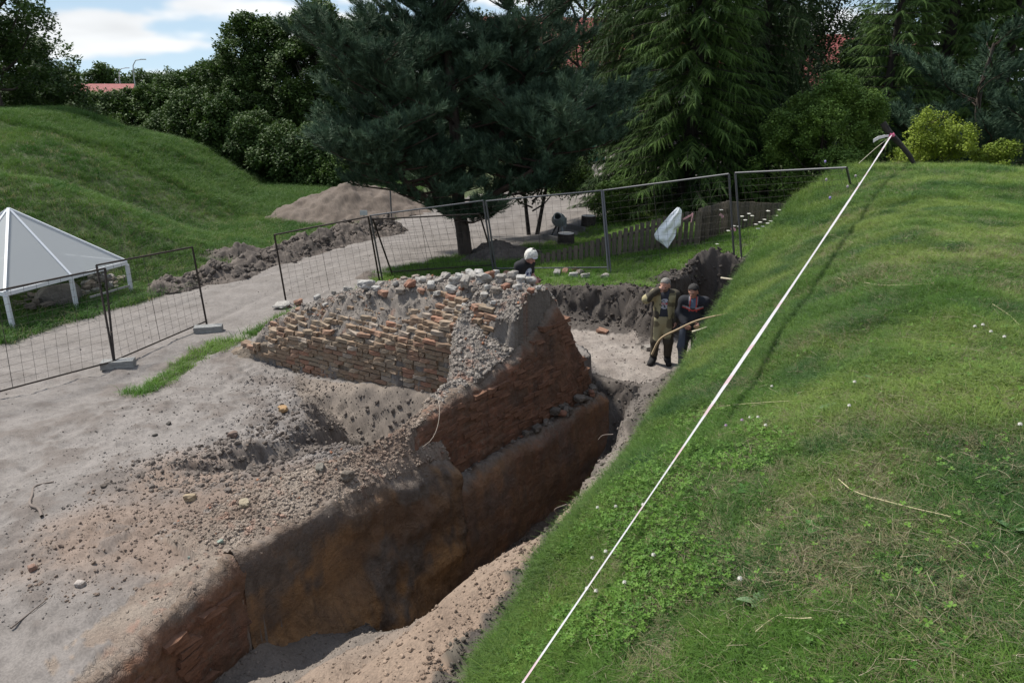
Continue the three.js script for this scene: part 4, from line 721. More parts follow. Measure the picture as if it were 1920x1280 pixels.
const DG0 = [0.034, 0.068, 0.015], DG1 = [0.08, 0.135, 0.028], MG0 = [0.045, 0.09, 0.018], MG1 = [0.09, 0.15, 0.03];
const tp = (sx, d) => { const p = pd(sx, 160, d); return [p[0], p[2]]; };
function T(sx, d) { return tp(sx, d); }
{
  // the big pine: trunk forks low, one long limb reaching left
  const [px, , pf] = py(874, 492, 0.32), W = (sx, sy, dz = 0) => { const p = pd(sx, sy, pf / 1.03); const b = baseAt(px, pf) - 0.1; return new THREE.Vector3(p[0] - px, p[1] - b, dz); };
  pineTree('pine_tree', 'big bushy blue-green pine standing beside the sandy road', 'pine', px, pf, { h: 10.5, r: 3.7, deep: 0.75, trunk: 0.235, seed: 77, nb: 230, from: 0.22, dense: 9, gap: -0.6, rise0: -0.02, c0: [0.036, 0.068, 0.04], c1: [0.10, 0.16, 0.09], scale: 1.45, prof: (hh) => lut(hh, [[0.1, 0.75], [0.25, 1.0], [0.5, 1.05], [0.75, 0.8], [1, 0.3]]),
    stem: [[new THREE.Vector3(0, -0.1, 0), W(864, 440), W(858, 400), W(856, 300), W(850, 180), W(840, 40), W(838, -90)], [W(860, 418), W(800, 340), W(760, 260, 0.4), W(728, 180, 0.6), W(718, 90, 0.7)], [W(858, 400), W(800, 370, 0.8), W(745, 310, 1.3), W(690, 262, 1.6)], [W(857, 360), W(905, 300), W(960, 220, -0.4), W(985, 120, -0.6), W(990, 20, -0.6)], [W(860, 400), W(930, 360, 0.8), W(1010, 300, 1.2), W(1060, 210, 1.4)], [W(857, 300), W(840, 200, -1), W(800, 60, -1.2), W(790, -40, -1.2)]] });
  const sp = (label, sx, d, o) => spruceTree('spruce_tree', label, 'spruce', ...T(sx, d), o);
  sp('tall dense spruce with drooping branches behind the picket fence', 1300, 26.5, { h: 21, r: 3.5, upto: 11.5, step: 0.2, whorl: 9, gapAlong: 0.16, c0: [0.024, 0.054, 0.012], c1: [0.095, 0.17, 0.03], scale: 0.82 });
  sp('dark spruce just right of the tall one above the wire fence', 1425, 29, { h: 17, r: 2.9, upto: 11.5, step: 0.32, whorl: 8, c0: [0.016, 0.036, 0.010], c1: [0.045, 0.085, 0.02], scale: 1.2, gapAlong: 0.27 });
  sp('spruce left of the tall one with its skirt by the road', 1190, 30, { h: 18, r: 2.7, upto: 12, step: 0.32, whorl: 8, c0: [0.02, 0.044, 0.011], c1: [0.07, 0.125, 0.026], scale: 1.2, gapAlong: 0.27 });
  const lr = (label, sx, d, h, r) => spruceTree('larch_tree', label, 'larch', ...T(sx, d), { h, r, upto: 14, step: 0.4, whorl: 7, gapAlong: 0.24, c0: [0.045, 0.09, 0.02], c1: [0.12, 0.2, 0.045], scale: 1.15, drop: 0.15, hang: 0.3, group: 'feathery larches at right' });
  lr('feathery green larch nearest the strip of open sky', 1665, 31, 15, 2.9); lr('tallest feathery larch with a dark trunk at upper right', 1765, 32, 19, 3.5); lr('feathery larch at the right picture edge', 1880, 31, 16, 3.3);
  {
    const [x, f] = T(1850, 24.5); pineTree('pine_shrub', 'low spreading blue-green pine at the right edge above the shrubs', 'pine', x, f, { h: 5.4, r: 3.0, trunk: 0.14, seed: 9, nb: 52, from: 0.06, dense: 8, gap: -0.45, rise0: 0.1, c0: [0.03, 0.062, 0.036], c1: [0.072, 0.125, 0.072], scale: 1.5,
      stem: [[V(0, 0, 0), V(0.2, 1.6, 0), V(-0.1, 3.4, 0.1), V(0, 5.2, 0)], [V(0.05, 0.6, 0), V(-0.9, 1.8, 0.2), V(-1.8, 2.7, 0.4)], [V(0.05, 0.6, 0), V(1, 1.7, 0.2), V(2, 2.9, 0.2)]] });
  }
  const bt = (name, label, cat, sx, d, o) => broadTree(name, label, cat, ...T(sx, d), o);
  bt('broad_tree', 'dark leafy tree at the upper left picture corner', 'tree', -8, 42, { h: 11, r: 4.0, n: 2600, leaf: 'big', c0: DG0, c1: DG1, gap: -0.1, lobes: 22 });
  bt('broad_tree', 'dark low thicket under the corner tree behind the mound', 'tree', 60, 47, { h: 6.6, r: 3.6, n: 1800, leaf: 'big', c0: DG0, c1: DG1, base: 0.02 });
  bt('maple_tree', 'dense maple with a lobed dark crown nearest the pine', 'maple', 590, 47, { h: 10.6, r: 3.5, n: 4600, leaf: 'big', c0: DG0, c1: DG1, base: 0.03, lobes: 30, scale: 0.9 });
  bt('maple_tree', 'dense dark maple second from the pine', 'maple', 492, 48, { h: 10.0, r: 3.2, n: 4200, leaf: 'big', c0: DG0, c1: DG1, base: 0.03, lobes: 28, scale: 0.9 });
  bt('maple_tree', 'lower dark maple at the left end of the dark group', 'maple', 432, 50, { h: 7.7, r: 2.6, n: 2600, leaf: 'big', c0: DG0, c1: DG1, base: 0.03, lobes: 20, scale: 0.9 });
  bt('maple_tree', 'maple crown half hidden behind the big pine', 'maple', 690, 50, { h: 10.2, r: 3.4, n: 2600, leaf: 'big', c0: DG0, c1: DG1, base: 0.03, lobes: 22 });
  [[120, 58, 5.3, 3.2], [178, 60, 4.9, 2.9], [232, 62, 5.2, 3], [292, 62, 5.9, 3], [345, 64, 6.8, 3], [392, 60, 7.6, 2.6]].forEach(([sx, d, h, r], i) => bt('hedge_tree', ['bushy green shrub beside the corner tree on the skyline', 'low green bush below the distant red roof', 'pale green bush right of the distant red roof', 'round green bush in the middle of the far hedgerow', 'tall bush in the far hedgerow left of the maples', 'narrow tree at the end of the hedgerow touching the maples'][i], 'bush', sx, d, { h, r, n: 1500, leaf: 'big', c0: i % 2 ? MG0 : DG0, c1: i % 2 ? MG1 : [0.08, 0.13, 0.03], base: 0.02, lobes: 16, group: 'far hedgerow' }));
  [[300, 46, 3.6], [352, 45, 3.7], [405, 44, 3.6], [455, 43, 3.4], [505, 42, 3.3], [552, 41.5, 3.1], [596, 41, 2.8]].forEach(([sx, d, h], i) => bt('undergrowth_bush', ['dark bush at the left end of the undergrowth behind the mound', 'dark bush in the undergrowth below the hedgerow', 'dark bush in the undergrowth left of the maples', 'dark bush at the foot of the lower maple', 'dark bush at the foot of the second maple', 'dark bush at the foot of the maple nearest the pine', 'dark bush nearest the sand heap below the maples'][i], 'bush', sx, d, { h, r: 1.9, n: 900, leaf: 'mid', c0: DG0, c1: DG1, base: 0.0, lobes: 14, scale: 1.3, gap: -0.6, group: 'undergrowth along the maples' }));
  [[195, 150, 9.5, 5], [262, 170, 8.2, 7], [318, 180, 8.5, 7], [370, 170, 8.8, 7], [120, 170, 8, 8], [60, 190, 8, 9]].forEach(([sx, d, h, r], i) => bt('distant_tree', ['small round tree on the horizon above the red roof', 'distant tree on the skyline below the taller lamp', 'distant tree right of the lamps on the skyline', 'distant tree nearest the maples on the skyline', 'distant tree left of the red roof', 'distant tree behind the corner tree'][i], 'tree', sx, d, { h, r, n: 700, leaf: 'big', c0: DG0, c1: DG1, base: 0.02, scale: 2.6, lobes: 12, group: 'distant tree line' }));
  bt('birch_tree', 'airy weeping birch in front of the red-roofed house', 'birch', 1092, 41, { h: 17, r: 4.2, n: 3000, leaf: 'hang', c0: [0.035, 0.07, 0.016], c1: [0.085, 0.135, 0.03], base: 0.35, gap: -0.05, lobes: 26, trunk: 0.2, bark: barkDark, scale: 1.5 });
  bt('birch_tree', 'dark weeping birch between the spruces and the strip of sky', 'birch', 1500, 36, { h: 17, r: 3.3, n: 3600, leaf: 'hang', c0: [0.02, 0.04, 0.012], c1: [0.05, 0.085, 0.024], base: 0.08, gap: -0.2, lobes: 30, trunk: 0.18, bark: barkDark, scale: 1.5 });
  bt('small_tree', 'small dark tree with two thin black stems by the picket fence', 'tree', 1000, 25.6, { h: 4.5, r: 2.2, n: 3000, leaf: 'small', c0: [0.022, 0.04, 0.013], c1: [0.05, 0.085, 0.024], base: 0.42, lobes: 22, stems: 2, trunk: 0.085, bark: barkDark, gap: -0.25, scale: 1.3, shape: 0.7 });
  bt('hawthorn_bush', 'round bright green bush left of the tape stake', 'bush', 1565, 24.5, { h: 4.2, r: 2.1, n: 5200, leaf: 'small', c0: [0.08, 0.15, 0.025], c1: [0.19, 0.29, 0.055], base: 0.02, lobes: 20, gap: -0.12, scale: 1.25 });
  bt('yellow_shrub', 'yellow-green spreading shrub behind the tape stake', 'shrub', 1790, 19.4, { h: 3.05, r: 1.8, n: 2000, leaf: 'small', c0: [0.13, 0.19, 0.016], c1: [0.26, 0.33, 0.032], base: 0.0, lobes: 13, gap: 0.12, scale: 0.9, stems: 4, trunk: 0.02, shape: 0.6 });
  bt('yellow_shrub', 'smaller yellow-green shrub at the right picture edge', 'shrub', 1900, 18.6, { h: 2.6, r: 1.2, n: 1600, leaf: 'small', c0: [0.12, 0.18, 0.016], c1: [0.23, 0.3, 0.03], base: 0.0, lobes: 9, gap: 0.12, scale: 0.9, stems: 3, trunk: 0.02, shape: 0.6 });
  bt('roadside_bush', 'pale leafy bush poking out left of the pine above the sand heap', 'bush', 622, 40, { h: 2.2, r: 1.6, n: 900, leaf: 'mid', c0: MG0, c1: MG1, base: 0.02, lobes: 14 });
  bt('roadside_bush', 'bright green bush by the road between pine and spruce', 'bush', 1075, 37, { h: 1.8, r: 1.5, n: 900, leaf: 'mid', c0: [0.06, 0.12, 0.02], c1: [0.13, 0.21, 0.035], base: 0.02, lobes: 12 });
  bt('roadside_bush', 'green weeds and saplings at the foot of the tall spruce', 'bush', 1165, 26.2, { h: 1.5, r: 1.2, n: 1100, leaf: 'small', c0: [0.05, 0.11, 0.016], c1: [0.12, 0.2, 0.03], base: 0.02, lobes: 12 });
  [[740, 62, 11], [830, 60, 10], [930, 64, 11], [1020, 66, 8.5], [1180, 60, 12], [1300, 58, 13], [1400, 56, 12], [1475, 60, 11], [1590, 62, 6.5], [1640, 48, 9], [1720, 52, 13], [1830, 50, 14], [1940, 48, 14]].forEach(([sx, d, h], i) => bt('backdrop_tree', ['shaded tree behind the left half of the pine', 'shaded tree behind the pine trunk', 'shaded tree behind the right half of the pine', 'low tree behind the birch', 'tall tree behind the left spruce', 'tall tree hidden behind the tallest spruce', 'tall tree behind the dark spruce', 'tree behind the dark birch', 'low tree under the strip of open sky', 'tree just right of the strip of open sky', 'tall tree behind the tallest larch', 'tall tree behind the low pine', 'tall tree behind the right edge larch'][i], 'tree', sx, d, { h, r: 4.2, n: 1500, leaf: 'big', c0: [0.022, 0.042, 0.013], c1: [0.05, 0.085, 0.022], base: 0.02, lobes: 18, scale: 1.25, group: 'shaded background trees' }));
}
// ---------------------------------------------------------------- fences, shelter, yard things
function onGround(sx, sy) { let d = 1.6, p = pd(sx, sy, d), s = 0.25; while (d < 120) { const q = pd(sx, sy, d + s); if (q[1] < ground(q[0], q[2])[0]) { if (s < 0.006) break; s /= 4; continue; } d += s; p = q; if (d > 20) s = Math.max(s, 0.12); } p[1] = ground(p[0], p[2])[0]; return p; }
const rust = mat([0.052, 0.038, 0.030], 0.8, { metalness: 0.2, map: barkTex }), galv = mat([0.12, 0.12, 0.125], 0.6, { metalness: 0.45 }), wireM = mat([0.04, 0.034, 0.03], 0.85);
function fencePanel(label, bl, br, tl, tr, m, nv = 13, nh = 12, bottom = true) {
  const o = V((bl[0] + br[0]) / 2, 0, (bl[2] + br[2]) / 2); o.y = (bl[1] + br[1]) / 2; const t = thing('wire_fence', label, 'fence', o, 'temporary wire fence panels');
  const A = VA(bl).sub(o), B = VA(br).sub(o), Cc = VA(tl).sub(o), D = VA(tr).sub(o), g = (u, v) => A.clone().lerp(B, u).lerp(Cc.clone().lerp(D, u), v);
  part('post', tube([g(0, -0.03), g(0, 1)], 0.024, 0.024, 8), m, t); part('post_001', tube([g(1, -0.03), g(1, 1)], 0.024, 0.024, 8), m, t);
  part('top_rail', tube([g(0, 1), g(1, 1)], 0.02, 0.02, 8), m, t); if (bottom) part('bottom_rail', tube([g(0, 0.07), g(1, 0.07)], 0.018, 0.018, 8), m, t);
  const w = []; for (let i = 1; i < nv; i++) { const u = i / nv, bow = 0.015 * Math.sin(i * 2.1); w.push(tube([g(u, 0.07), g(u, 0.5).add(new THREE.Vector3(bow, 0, bow)), g(u, 1)], i === 6 ? 0.006 : 0.0028, i === 6 ? 0.006 : 0.0028, 3, 3)); } for (let j = 1; j < nh; j++) w.push(tube([g(0, 0.07 + 0.93 * j / nh), g(1, 0.07 + 0.93 * j / nh)], 0.0026, 0.0026, 3));
  const wm = part('wire_mesh', merge(w), wireM, t); wm.userData.kind = 'stuff'; return t;
}
const F = (sx, sy) => onGround(sx, sy), TP = (sx, sy, b, h = 1.95) => py(sx, sy, b[1] + h);
{
  const a1 = F(215, 690), a2 = F(388, 612), a0 = [a1[0] - (a2[0] - a1[0]) * 0.62 - 1.5, a1[1], a1[2] - 2.35];
  fencePanel('rusty wire fence panel cut by the left picture edge', a0, a1, [a0[0], a0[1] + 1.95, a0[2]], TP(196, 503, a1, 1.88), rust, 15, 13);
  fencePanel('rusty wire fence panel standing on two concrete feet by the road', a1, a2, TP(180, 497, a1), TP(360, 463, a2), rust);
  const b0 = py(537, 572, 0.15), b1 = F(712, 530); fencePanel('wire fence panel behind the left end of the brick ruin', b0, b1, TP(514, 440, b0), TP(690, 406, b1), rust, 13, 12, false);
  const c1 = F(926, 512); fencePanel('wire fence panel in front of the pine trunk', [b1[0] + 0.06, b1[1], b1[2] + 0.1], c1, TP(694, 404, b1), TP(906, 376, c1), galv, 14, 12, false);
  const l0 = F(736, 516), l1 = F(930, 503); fencePanel('lower loose fence panel leaning in front of the pine trunk', l0, l1, TP(699, 411, l0, 1.85), TP(899, 401, l1, 1.6), rust, 14, 9);
  const d1 = F(1141, 512); fencePanel('wire fence panel behind the white-haired person', [c1[0] + 0.07, c1[1], c1[2]], d1, TP(911, 377, c1), TP(1128, 357, d1), galv, 14, 12);
  const e1 = F(1377, 483); fencePanel('grey wire fence panel across the picket fence', [d1[0] + 0.06, d1[1], d1[2] + 0.03], e1, TP(1131, 357, d1), TP(1367, 326, e1), galv, 14, 12, false);
  const h0 = [e1[0] + 0.16, e1[1], e1[2] - 0.05], h1 = [h0[0] + 3.0, h0[1] + 0.5, h0[2] + 0.7]; fencePanel('grey wire fence panel running into the grass bank', h0, h1, TP(1379, 324, h0), TP(1588, 314, h1, 1.75), galv, 14, 12, false);
  const conc = mat([0.3, 0.3, 0.29], 0.95, { map: brickTone, bumpMap: brickTone, bumpScale: 0.008 });
  const foot = chunk(0.62, 0.16, 0.24, 0.012, 3, 3);
  [[222, 688, 'concrete fence foot between the two rusty panels'], [391, 622, 'concrete fence foot at the road end of the rusty panel']].forEach(([sx, sy, l]) => { const p = F(sx, sy), o = single('concrete_block', foot, conc, l, 'concrete block', 'concrete fence feet'); o.position.set(p[0], p[1] + 0.075, -p[2]); o.rotation.y = 0.25; });
  // picket fence: open section, close-boarded section, far section
  const wood = [[0.2, 0.165, 0.122], [0.165, 0.138, 0.104], [0.235, 0.19, 0.14], [0.14, 0.118, 0.092]].map((c) => mat(c, 0.95, { map: barkTex, bumpMap: barkTex, bumpScale: 0.006 }));
  const fence = thing('picket_fence', 'weathered grey-brown wooden picket fence under the spruces', 'fence');
  const s1 = [[1017, 503, 474], [1094, 502, 453], [1128, 497, 440], [1178, 487, 421], [1228, 474, 406], [1279, 467, 394], [1304, 466, 391]], s2 = [[1308, 465, 386], [1359, 441, 373]], s3 = [[1365, 440, 374], [1420, 425, 377], [1486, 412, 380]];
  const run = (S, n, wide, gapJ, depthAt) => {
    const xs = S.map((q) => q[0]), rail = [[], []];
    for (let i = 0; i < n; i++) {
      const sx = mix(xs[0], xs[xs.length - 1], i / (n - 1)), sb = lut(sx, S.map((q) => [q[0], q[1]])), stp = lut(sx, S.map((q) => [q[0], q[2]])) + 2 * (hsh(i, 3, wide * 100) - 0.5);
      const d = depthAt(sx), lo = pd(sx, sb + 3, d), hi = pd(sx, stp, d); const h = hi[1] - lo[1], nx = S === s2 ? -0.75 : S === s3 ? -0.2 : -0.12;
      const g = box(wide * mix(0.88, 1.08, hsh(i, 5, 1)), h, 0.022), o = part(i ? 'picket_' + String(fence.children.length).padStart(3, '0') : 'picket', g, wood[Math.floor(hsh(i, 7, S.length) * 4)], fence);
      o.position.set(lo[0], lo[1] + h / 2, -lo[2]); o.rotation.set(0.02 * (hsh(i, 8, 1) - 0.5), nx, 0.03 * (hsh(i, 9, 1) - 0.5)); o.name = fence.children.length > 1 ? 'picket_' + String(fence.children.length - 1).padStart(3, '0') : 'picket';
      rail[0].push(V(lo[0] + 0.0, lo[1] + h * 0.25, lo[2] + 0.05)); rail[1].push(V(lo[0], lo[1] + h * 0.78, lo[2] + 0.05));
    }
    return rail;
  };
  const rails = [...run(s1, 29, 0.108, 0, (sx) => lut(sx, [[1017, 20.6], [1180, 20.3], [1304, 20.2]])), ...run(s2, 11, 0.11, 0, (sx) => lut(sx, [[1308, 20.2], [1359, 21.4]])), ...run(s3, 13, 0.15, 0, (sx) => lut(sx, [[1365, 21.5], [1486, 22.2]]))];
  rails.forEach((r, i) => { const g = []; for (let k = 1; k < r.length; k++) g.push(bar(r[k - 1], r[k], 0.04, 0.07)); part(i ? 'rail_00' + i : 'rail', merge(g), wood[1], fence); });
}
{
  // glass-roofed shelter over a stone heap
  const white = mat([0.62, 0.64, 0.66], 0.45), glass = new THREE.MeshPhysicalMaterial({ color: lin(0.5, 0.51, 0.5), roughness: 0.25, metalness: 0, transmission: 0.35, thickness: 0, specularIntensity: 1, side: THREE.DoubleSide });
  const c1 = py(8, 547, 1.02), c3 = py(236, 489, 1.02), u = new THREE.Vector2(c3[0] - c1[0], c3[2] - c1[2]), L = u.length(); u.divideScalar(L); const n = new THREE.Vector2(-u.y, u.x);
  const K = (a, b, y) => V(c1[0] + u.x * a * L + n.x * b * L, y, c1[2] + u.y * a * L + n.y * b * L), o = K(0.5, 0.5, 0.2), t = thing('glass_shelter', 'white-framed pyramid glass roof on short posts over a stone heap', 'shelter', o);
  const apex = K(0.5, 0.5, 2.62), loc = (v) => v.clone().sub(o), Y = 1.02;
  const ring = []; for (const [a, b] of [[0, 0], [0.5, 0], [1, 0], [1, 0.5], [1, 1], [0.5, 1], [0, 1], [0, 0.5]]) ring.push(K(a, b, Y));
  ring.forEach((p, i) => {
    const q = ring[(i + 1) % 8], g = new THREE.BufferGeometry(), P = [loc(p), loc(q), loc(apex)]; g.setAttribute('position', new THREE.Float32BufferAttribute(P.flatMap((v) => [v.x, v.y + 0.012, v.z]), 3)); g.setIndex([0, 1, 2]); g.computeVertexNormals();
    part(i ? 'roof_pane_00' + i : 'roof_pane', g, glass, t); part(i ? 'rafter_00' + i : 'rafter', bar(loc(p), loc(apex), 0.06, 0.06), white, t);
    part(i ? 'eaves_beam_00' + i : 'eaves_beam', bar(loc(p).add(new THREE.Vector3(0, -0.05, 0)), loc(q).add(new THREE.Vector3(0, -0.05, 0)), 0.07, 0.10), white, t);
    const gy = ground(p.x, -p.z)[0] - 0.05; part(i ? 'post_00' + i : 'post', box(0.085, Y - 0.1 - gy, 0.085).translate(p.x - o.x, (Y - 0.1 + gy) / 2 - o.y, p.z - o.z), white, t);
  });
  { const p = loc(ring[1]), q = loc(ring[2]); p.y = q.y = 0.12; part('ground_rail', bar(p.lerp(q, 0.25), q, 0.05, 0.05), mat([0.3, 0.29, 0.27], 0.8), t); }
}
function rock(rx, ry, rz, sd, det = 2, rough = 0.28) {
  const g = mergeVertices(new THREE.IcosahedronGeometry(1, det).deleteAttribute('normal').deleteAttribute('uv')), p = g.attributes.position, v = new THREE.Vector3();
  for (let i = 0; i < p.count; i++) { v.fromBufferAttribute(p, i); const a = 1 + rough * n3(v.x * 1.3 + sd * 5.1, v.y * 1.3, v.z * 1.3) + rough * 0.6 * n3(v.x * 3 + sd, v.y * 3, v.z * 3); const q = Math.max(Math.abs(v.x), Math.abs(v.y), Math.abs(v.z)); v.multiplyScalar(a * mix(1, 0.8 / q, 0.45)); p.setXYZ(i, v.x * rx, v.y * ry, v.z * rz); }
  const f = g.toNonIndexed(); f.computeVertexNormals(); const q = f.attributes.position, uv = new Float32Array(q.count * 2); for (let i = 0; i < q.count; i++) { uv[2 * i] = q.getX(i) + q.getY(i) * 0.6; uv[2 * i + 1] = q.getZ(i) + q.getY(i) * 0.7; } f.setAttribute('uv', new THREE.BufferAttribute(uv, 2)); return f;
}
const ROCKS = [0, 1, 2, 3, 4, 5, 6].map((i) => rock(1, 0.62 + 0.05 * (i % 3), 0.72, i + 1, 2));
const stoneM = [[0.40, 0.375, 0.34], [0.34, 0.31, 0.275], [0.46, 0.44, 0.41], [0.28, 0.24, 0.2], [0.35, 0.29, 0.24]].map((c) => mat(c, 0.95, { map: brickTone, bumpMap: brickTone, bumpScale: 0.01 })), redM = [[0.29, 0.145, 0.095], [0.33, 0.185, 0.125]].map((c) => mat(c, 0.95, { map: brickTone })), dullStone = [[0.17, 0.145, 0.12], [0.21, 0.18, 0.15], [0.14, 0.12, 0.10]].map((c) => mat(c, 0.96, { map: brickTone }));
function stone(label, group, sx, sy, w, mtl, k, o = {}) {
  const p = o.at ?? onGround(sx, sy), m = single(o.name ?? 'rubble_stone', o.brick ? BRICKS[k % 6] : ROCKS[k % 7], mtl, label, o.cat ?? 'stone', group), s = w / 2;
  m.position.set(p[0], p[1] + (o.lift ?? s * 0.32), -p[2]); if (!o.brick) m.scale.set(s, s * (o.flat ?? 0.9), s * rr(0.8, 1.1)); else m.scale.setScalar(o.bs ?? 1); m.rotation.set(rr(-0.2, 0.2), o.yaw ?? rr(0, 6.3), rr(-0.2, 0.2)); return m;
}
{
  // stones under the shelter
  seed = 31; const b = onGround(95, 575); const big = single('boulder', rock(0.55, 0.36, 0.42, 22, 3, 0.18), mat([0.2, 0.185, 0.165], 0.95, { map: brickTone }), 'large grey boulder under the glass shelter', 'boulder'); big.position.set(b[0] + 0.1, b[1] + 0.2, -b[2] - 0.25); big.rotation.y = 0.6;
  const sp = [[40, 585], [55, 578], [70, 590], [82, 583], [62, 572], [90, 592], [48, 570], [75, 568], [60, 596], [36, 578]];
  sp.forEach(([sx, sy], i) => stone('loose brick-shaped stone in the low pile left of the boulder', 'stones in the low pile left of the boulder', sx, sy - 8, 0.3, dullStone[i % 3], i, { lift: 0.06 + 0.07 * (i % 3), brick: i % 2, name: 'pile_stone' }));
  for (let i = 0; i < 44; i++) { const u = rnd(), v = rnd(), sx = 140 + 78 * u, sy = 562 - 30 * u * 0.6 - 8 * v; const p = onGround(sx, sy); p[1] += 0.5 * (1 - Math.abs(u - 0.45) * 1.6) * v; p[2] += 0.5 * v; stone('pale broken stone in the heap right of the boulder under the shelter', 'stone heap under the shelter', 0, 0, rr(0.16, 0.34), stoneM[i % 5], i, { at: p, name: 'heap_stone' }); }
  // far yard
  const drum = (sx, sy, r, h, l) => { const p = onGround(sx, sy), t = thing('tree_stump', l, 'stump', V(p[0], p[1], p[2])); const pts = []; part('bark', new THREE.CylinderGeometry(r, r * 1.06, h, 22, 3, true).translate(0, h / 2, 0), barkDark, t); part('cut_top', new THREE.CylinderGeometry(r * 0.97, r * 0.97, 0.03, 22).translate(0, h - 0.012, 0), mat([0.55, 0.52, 0.47], 0.9), t); };
  drum(1061, 458, 0.26, 0.36, 'dark cut stump with pale top behind the picket fence'); drum(1103, 424, 0.25, 0.38, 'dark cut stump further back by the green weeds');
  const kerbM = mat([0.11, 0.108, 0.105], 0.9);
  [[1019, 444, 1048, 451, 'dark timber edging board left of the near stump'], [1063, 424, 1096, 431, 'dark timber edging board by the far stump']].forEach(([a, b2, c, d, l]) => { const p = onGround(a, b2 + 4), q = onGround(c, d + 4), P = VA(p), Q = VA(q); P.y += 0.07; Q.y += 0.07; single('edging_board', bar(P, Q, 0.08, 0.2), kerbM, l, 'board'); });
  { const p = onGround(1083, 296), m = single('stone_ball', new THREE.SphereGeometry(0.34, 24, 16), mat([0.2, 0.2, 0.2], 0.85, { map: brickTone }), 'grey round stone ball beside the far road', 'stone ball'); m.position.set(p[0], p[1] + 0.3, -p[2]); }
  { // concrete mixer
    const p = onGround(1047, 440), t = thing('concrete_mixer', 'small grey concrete mixer standing on the sandy yard', 'mixer', V(p[0], p[1], p[2])), sc0 = t.scale.setScalar(0.8), steel = mat([0.16, 0.19, 0.2], 0.5, { metalness: 0.3 }), dk = mat([0.03, 0.03, 0.03], 0.8);
    const prof = [[0.13, 0], [0.2, 0.03], [0.31, 0.2], [0.33, 0.34], [0.26, 0.5], [0.17, 0.62], [0.185, 0.63], [0.165, 0.62], [0.15, 0.5]].map(([r, y]) => new THREE.Vector2(r * 0.9, y)); const dr = part('drum', new THREE.LatheGeometry(prof, 28), mat([0.2, 0.23, 0.24], 0.5, { metalness: 0.3, side: THREE.DoubleSide }), t); dr.position.set(0.05, 0.48, -0.15); dr.rotation.set(0.95, 0, 0.2);
    part('drum_mouth', new THREE.TorusGeometry(0.155, 0.022, 8, 24), mat([0.5, 0.52, 0.53], 0.5), t).position.set(-0.07, 0.84, 0.34); part('leg', tube([V(-0.05, 0.5, -0.1), V(-0.32, 0, -0.3)], 0.05, 0.035), dk, t); part('leg_001', tube([V(0.1, 0.5, 0), V(0.2, 0.02, -0.15)], 0.05, 0.06), steel, t); part('leg_002', tube([V(0.05, 0.55, 0.1), V(0, 0, 0.4)], 0.035, 0.035), dk, t); part('motor_box', box(0.2, 0.34, 0.2, 0.24, 0.55, -0.02), steel, t);
  }
  const bl = mat([0.2, 0.45, 0.16], 0.7);
  { const p = onGround(735, 425); const t = thing('marker_post', 'thin blue-grey marker post in the sand heap', 'post', V(p[0], p[1], p[2])); part('pole', tube([V(0, -0.1, 0), V(0, 1.9, 0)], 0.03, 0.03), galv, t); }
  { const p = onGround(684, 432); const t = thing('marker_post', 'short post with a small white plate behind the fence corner', 'post', V(p[0], p[1], p[2])); part('pole', tube([V(0, -0.1, 0), V(0, 0.75, 0)], 0.02, 0.02), galv, t); part('plate', box(0.3, 0.2, 0.02, 0, 0.72, 0.03), mat([0.5, 0.52, 0.52], 0.6), t); }
}
{
  // houses far behind and street lamps
  const roofM = mat([0.36, 0.085, 0.075], 0.8, { map: barkTex }), wallM = mat([0.55, 0.53, 0.5], 0.9), paneM = mat([0.08, 0.1, 0.12], 0.2), frameM = mat([0.6, 0.6, 0.6], 0.6);
  const house = (label, sx, d, y0, w, dep, hw, hr, yaw) => {
    const [x, f] = T(sx, d), t = thing('house', label, 'house', V(x, y0, f)); t.rotation.y = yaw; part('wall', box(w, hw, dep, 0, hw / 2, 0), wallM, t);
    const sh = new THREE.Shape(); sh.moveTo(-dep / 2 - 0.5, 0); sh.lineTo(0, hr); sh.lineTo(dep / 2 + 0.5, 0); sh.lineTo(-dep / 2 - 0.5, 0); part('roof', new THREE.ExtrudeGeometry(sh, { depth: w + 1, bevelEnabled: false }).translate(0, hw + 0.003, -w / 2 - 0.5).rotateY(Math.PI / 2), roofM, t);
    const k = Math.floor(w / 3); for (let i = 0; i < k; i++) { const wn = part(i ? 'window_00' + i : 'window', box(1.3, 1.5, 0.1, (i - (k - 1) / 2) * 3, hw * 0.6, dep / 2 + 0.02), frameM, t); part('pane', box(1.1, 1.3, 0.06, (i - (k - 1) / 2) * 3, hw * 0.6, dep / 2 + 0.05), paneM, wn); }
  };
  house('house with a red roof glimpsed through the birch', 1130, 74, 0, 24, 9, 7.2, 4.6, 0.1); house('red roof patch seen between the dark birch and the spruce', 1540, 66, 0, 14, 8, 5.6, 4.2, -0.2); house('low distant house with a dull red roof beyond the hedgerow', 190, 118, 0, 8.5, 7, 4.2, 1.7, 0.3);
  { const [x, f] = T(1108, 52), t = thing('waste_container', 'dark green waste container behind the birch', 'container', V(x, 0.1, f)); part('bin', box(2.2, 1.5, 1.3, 0, 0.85, 0), mat([0.02, 0.11, 0.075], 0.6), t); part('lid', box(2.3, 0.12, 1.4, 0, 1.66, 0), mat([0.015, 0.09, 0.06], 0.6), t); }
  const lamp = (label, sx, d, h, g) => { const [x, f] = T(sx, d), t = thing('street_lamp', label, 'street lamp', V(x, 0, f)); part('pole', tube([V(0, 0, 0), V(0, h - 1, 0), V(0.3, h - 0.2, 0), V(1.3, h, 0)], 0.1, 0.06), mat([0.35, 0.36, 0.37], 0.6), t); part('lamp_head', box(0.7, 0.12, 0.25, 1.5, h, 0), mat([0.5, 0.5, 0.5], 0.5), t); };
  lamp('taller street lamp on the skyline', 254, 100, 8.9); lamp('shorter street lamp left of the other on the skyline', 226, 125, 8.4);
}
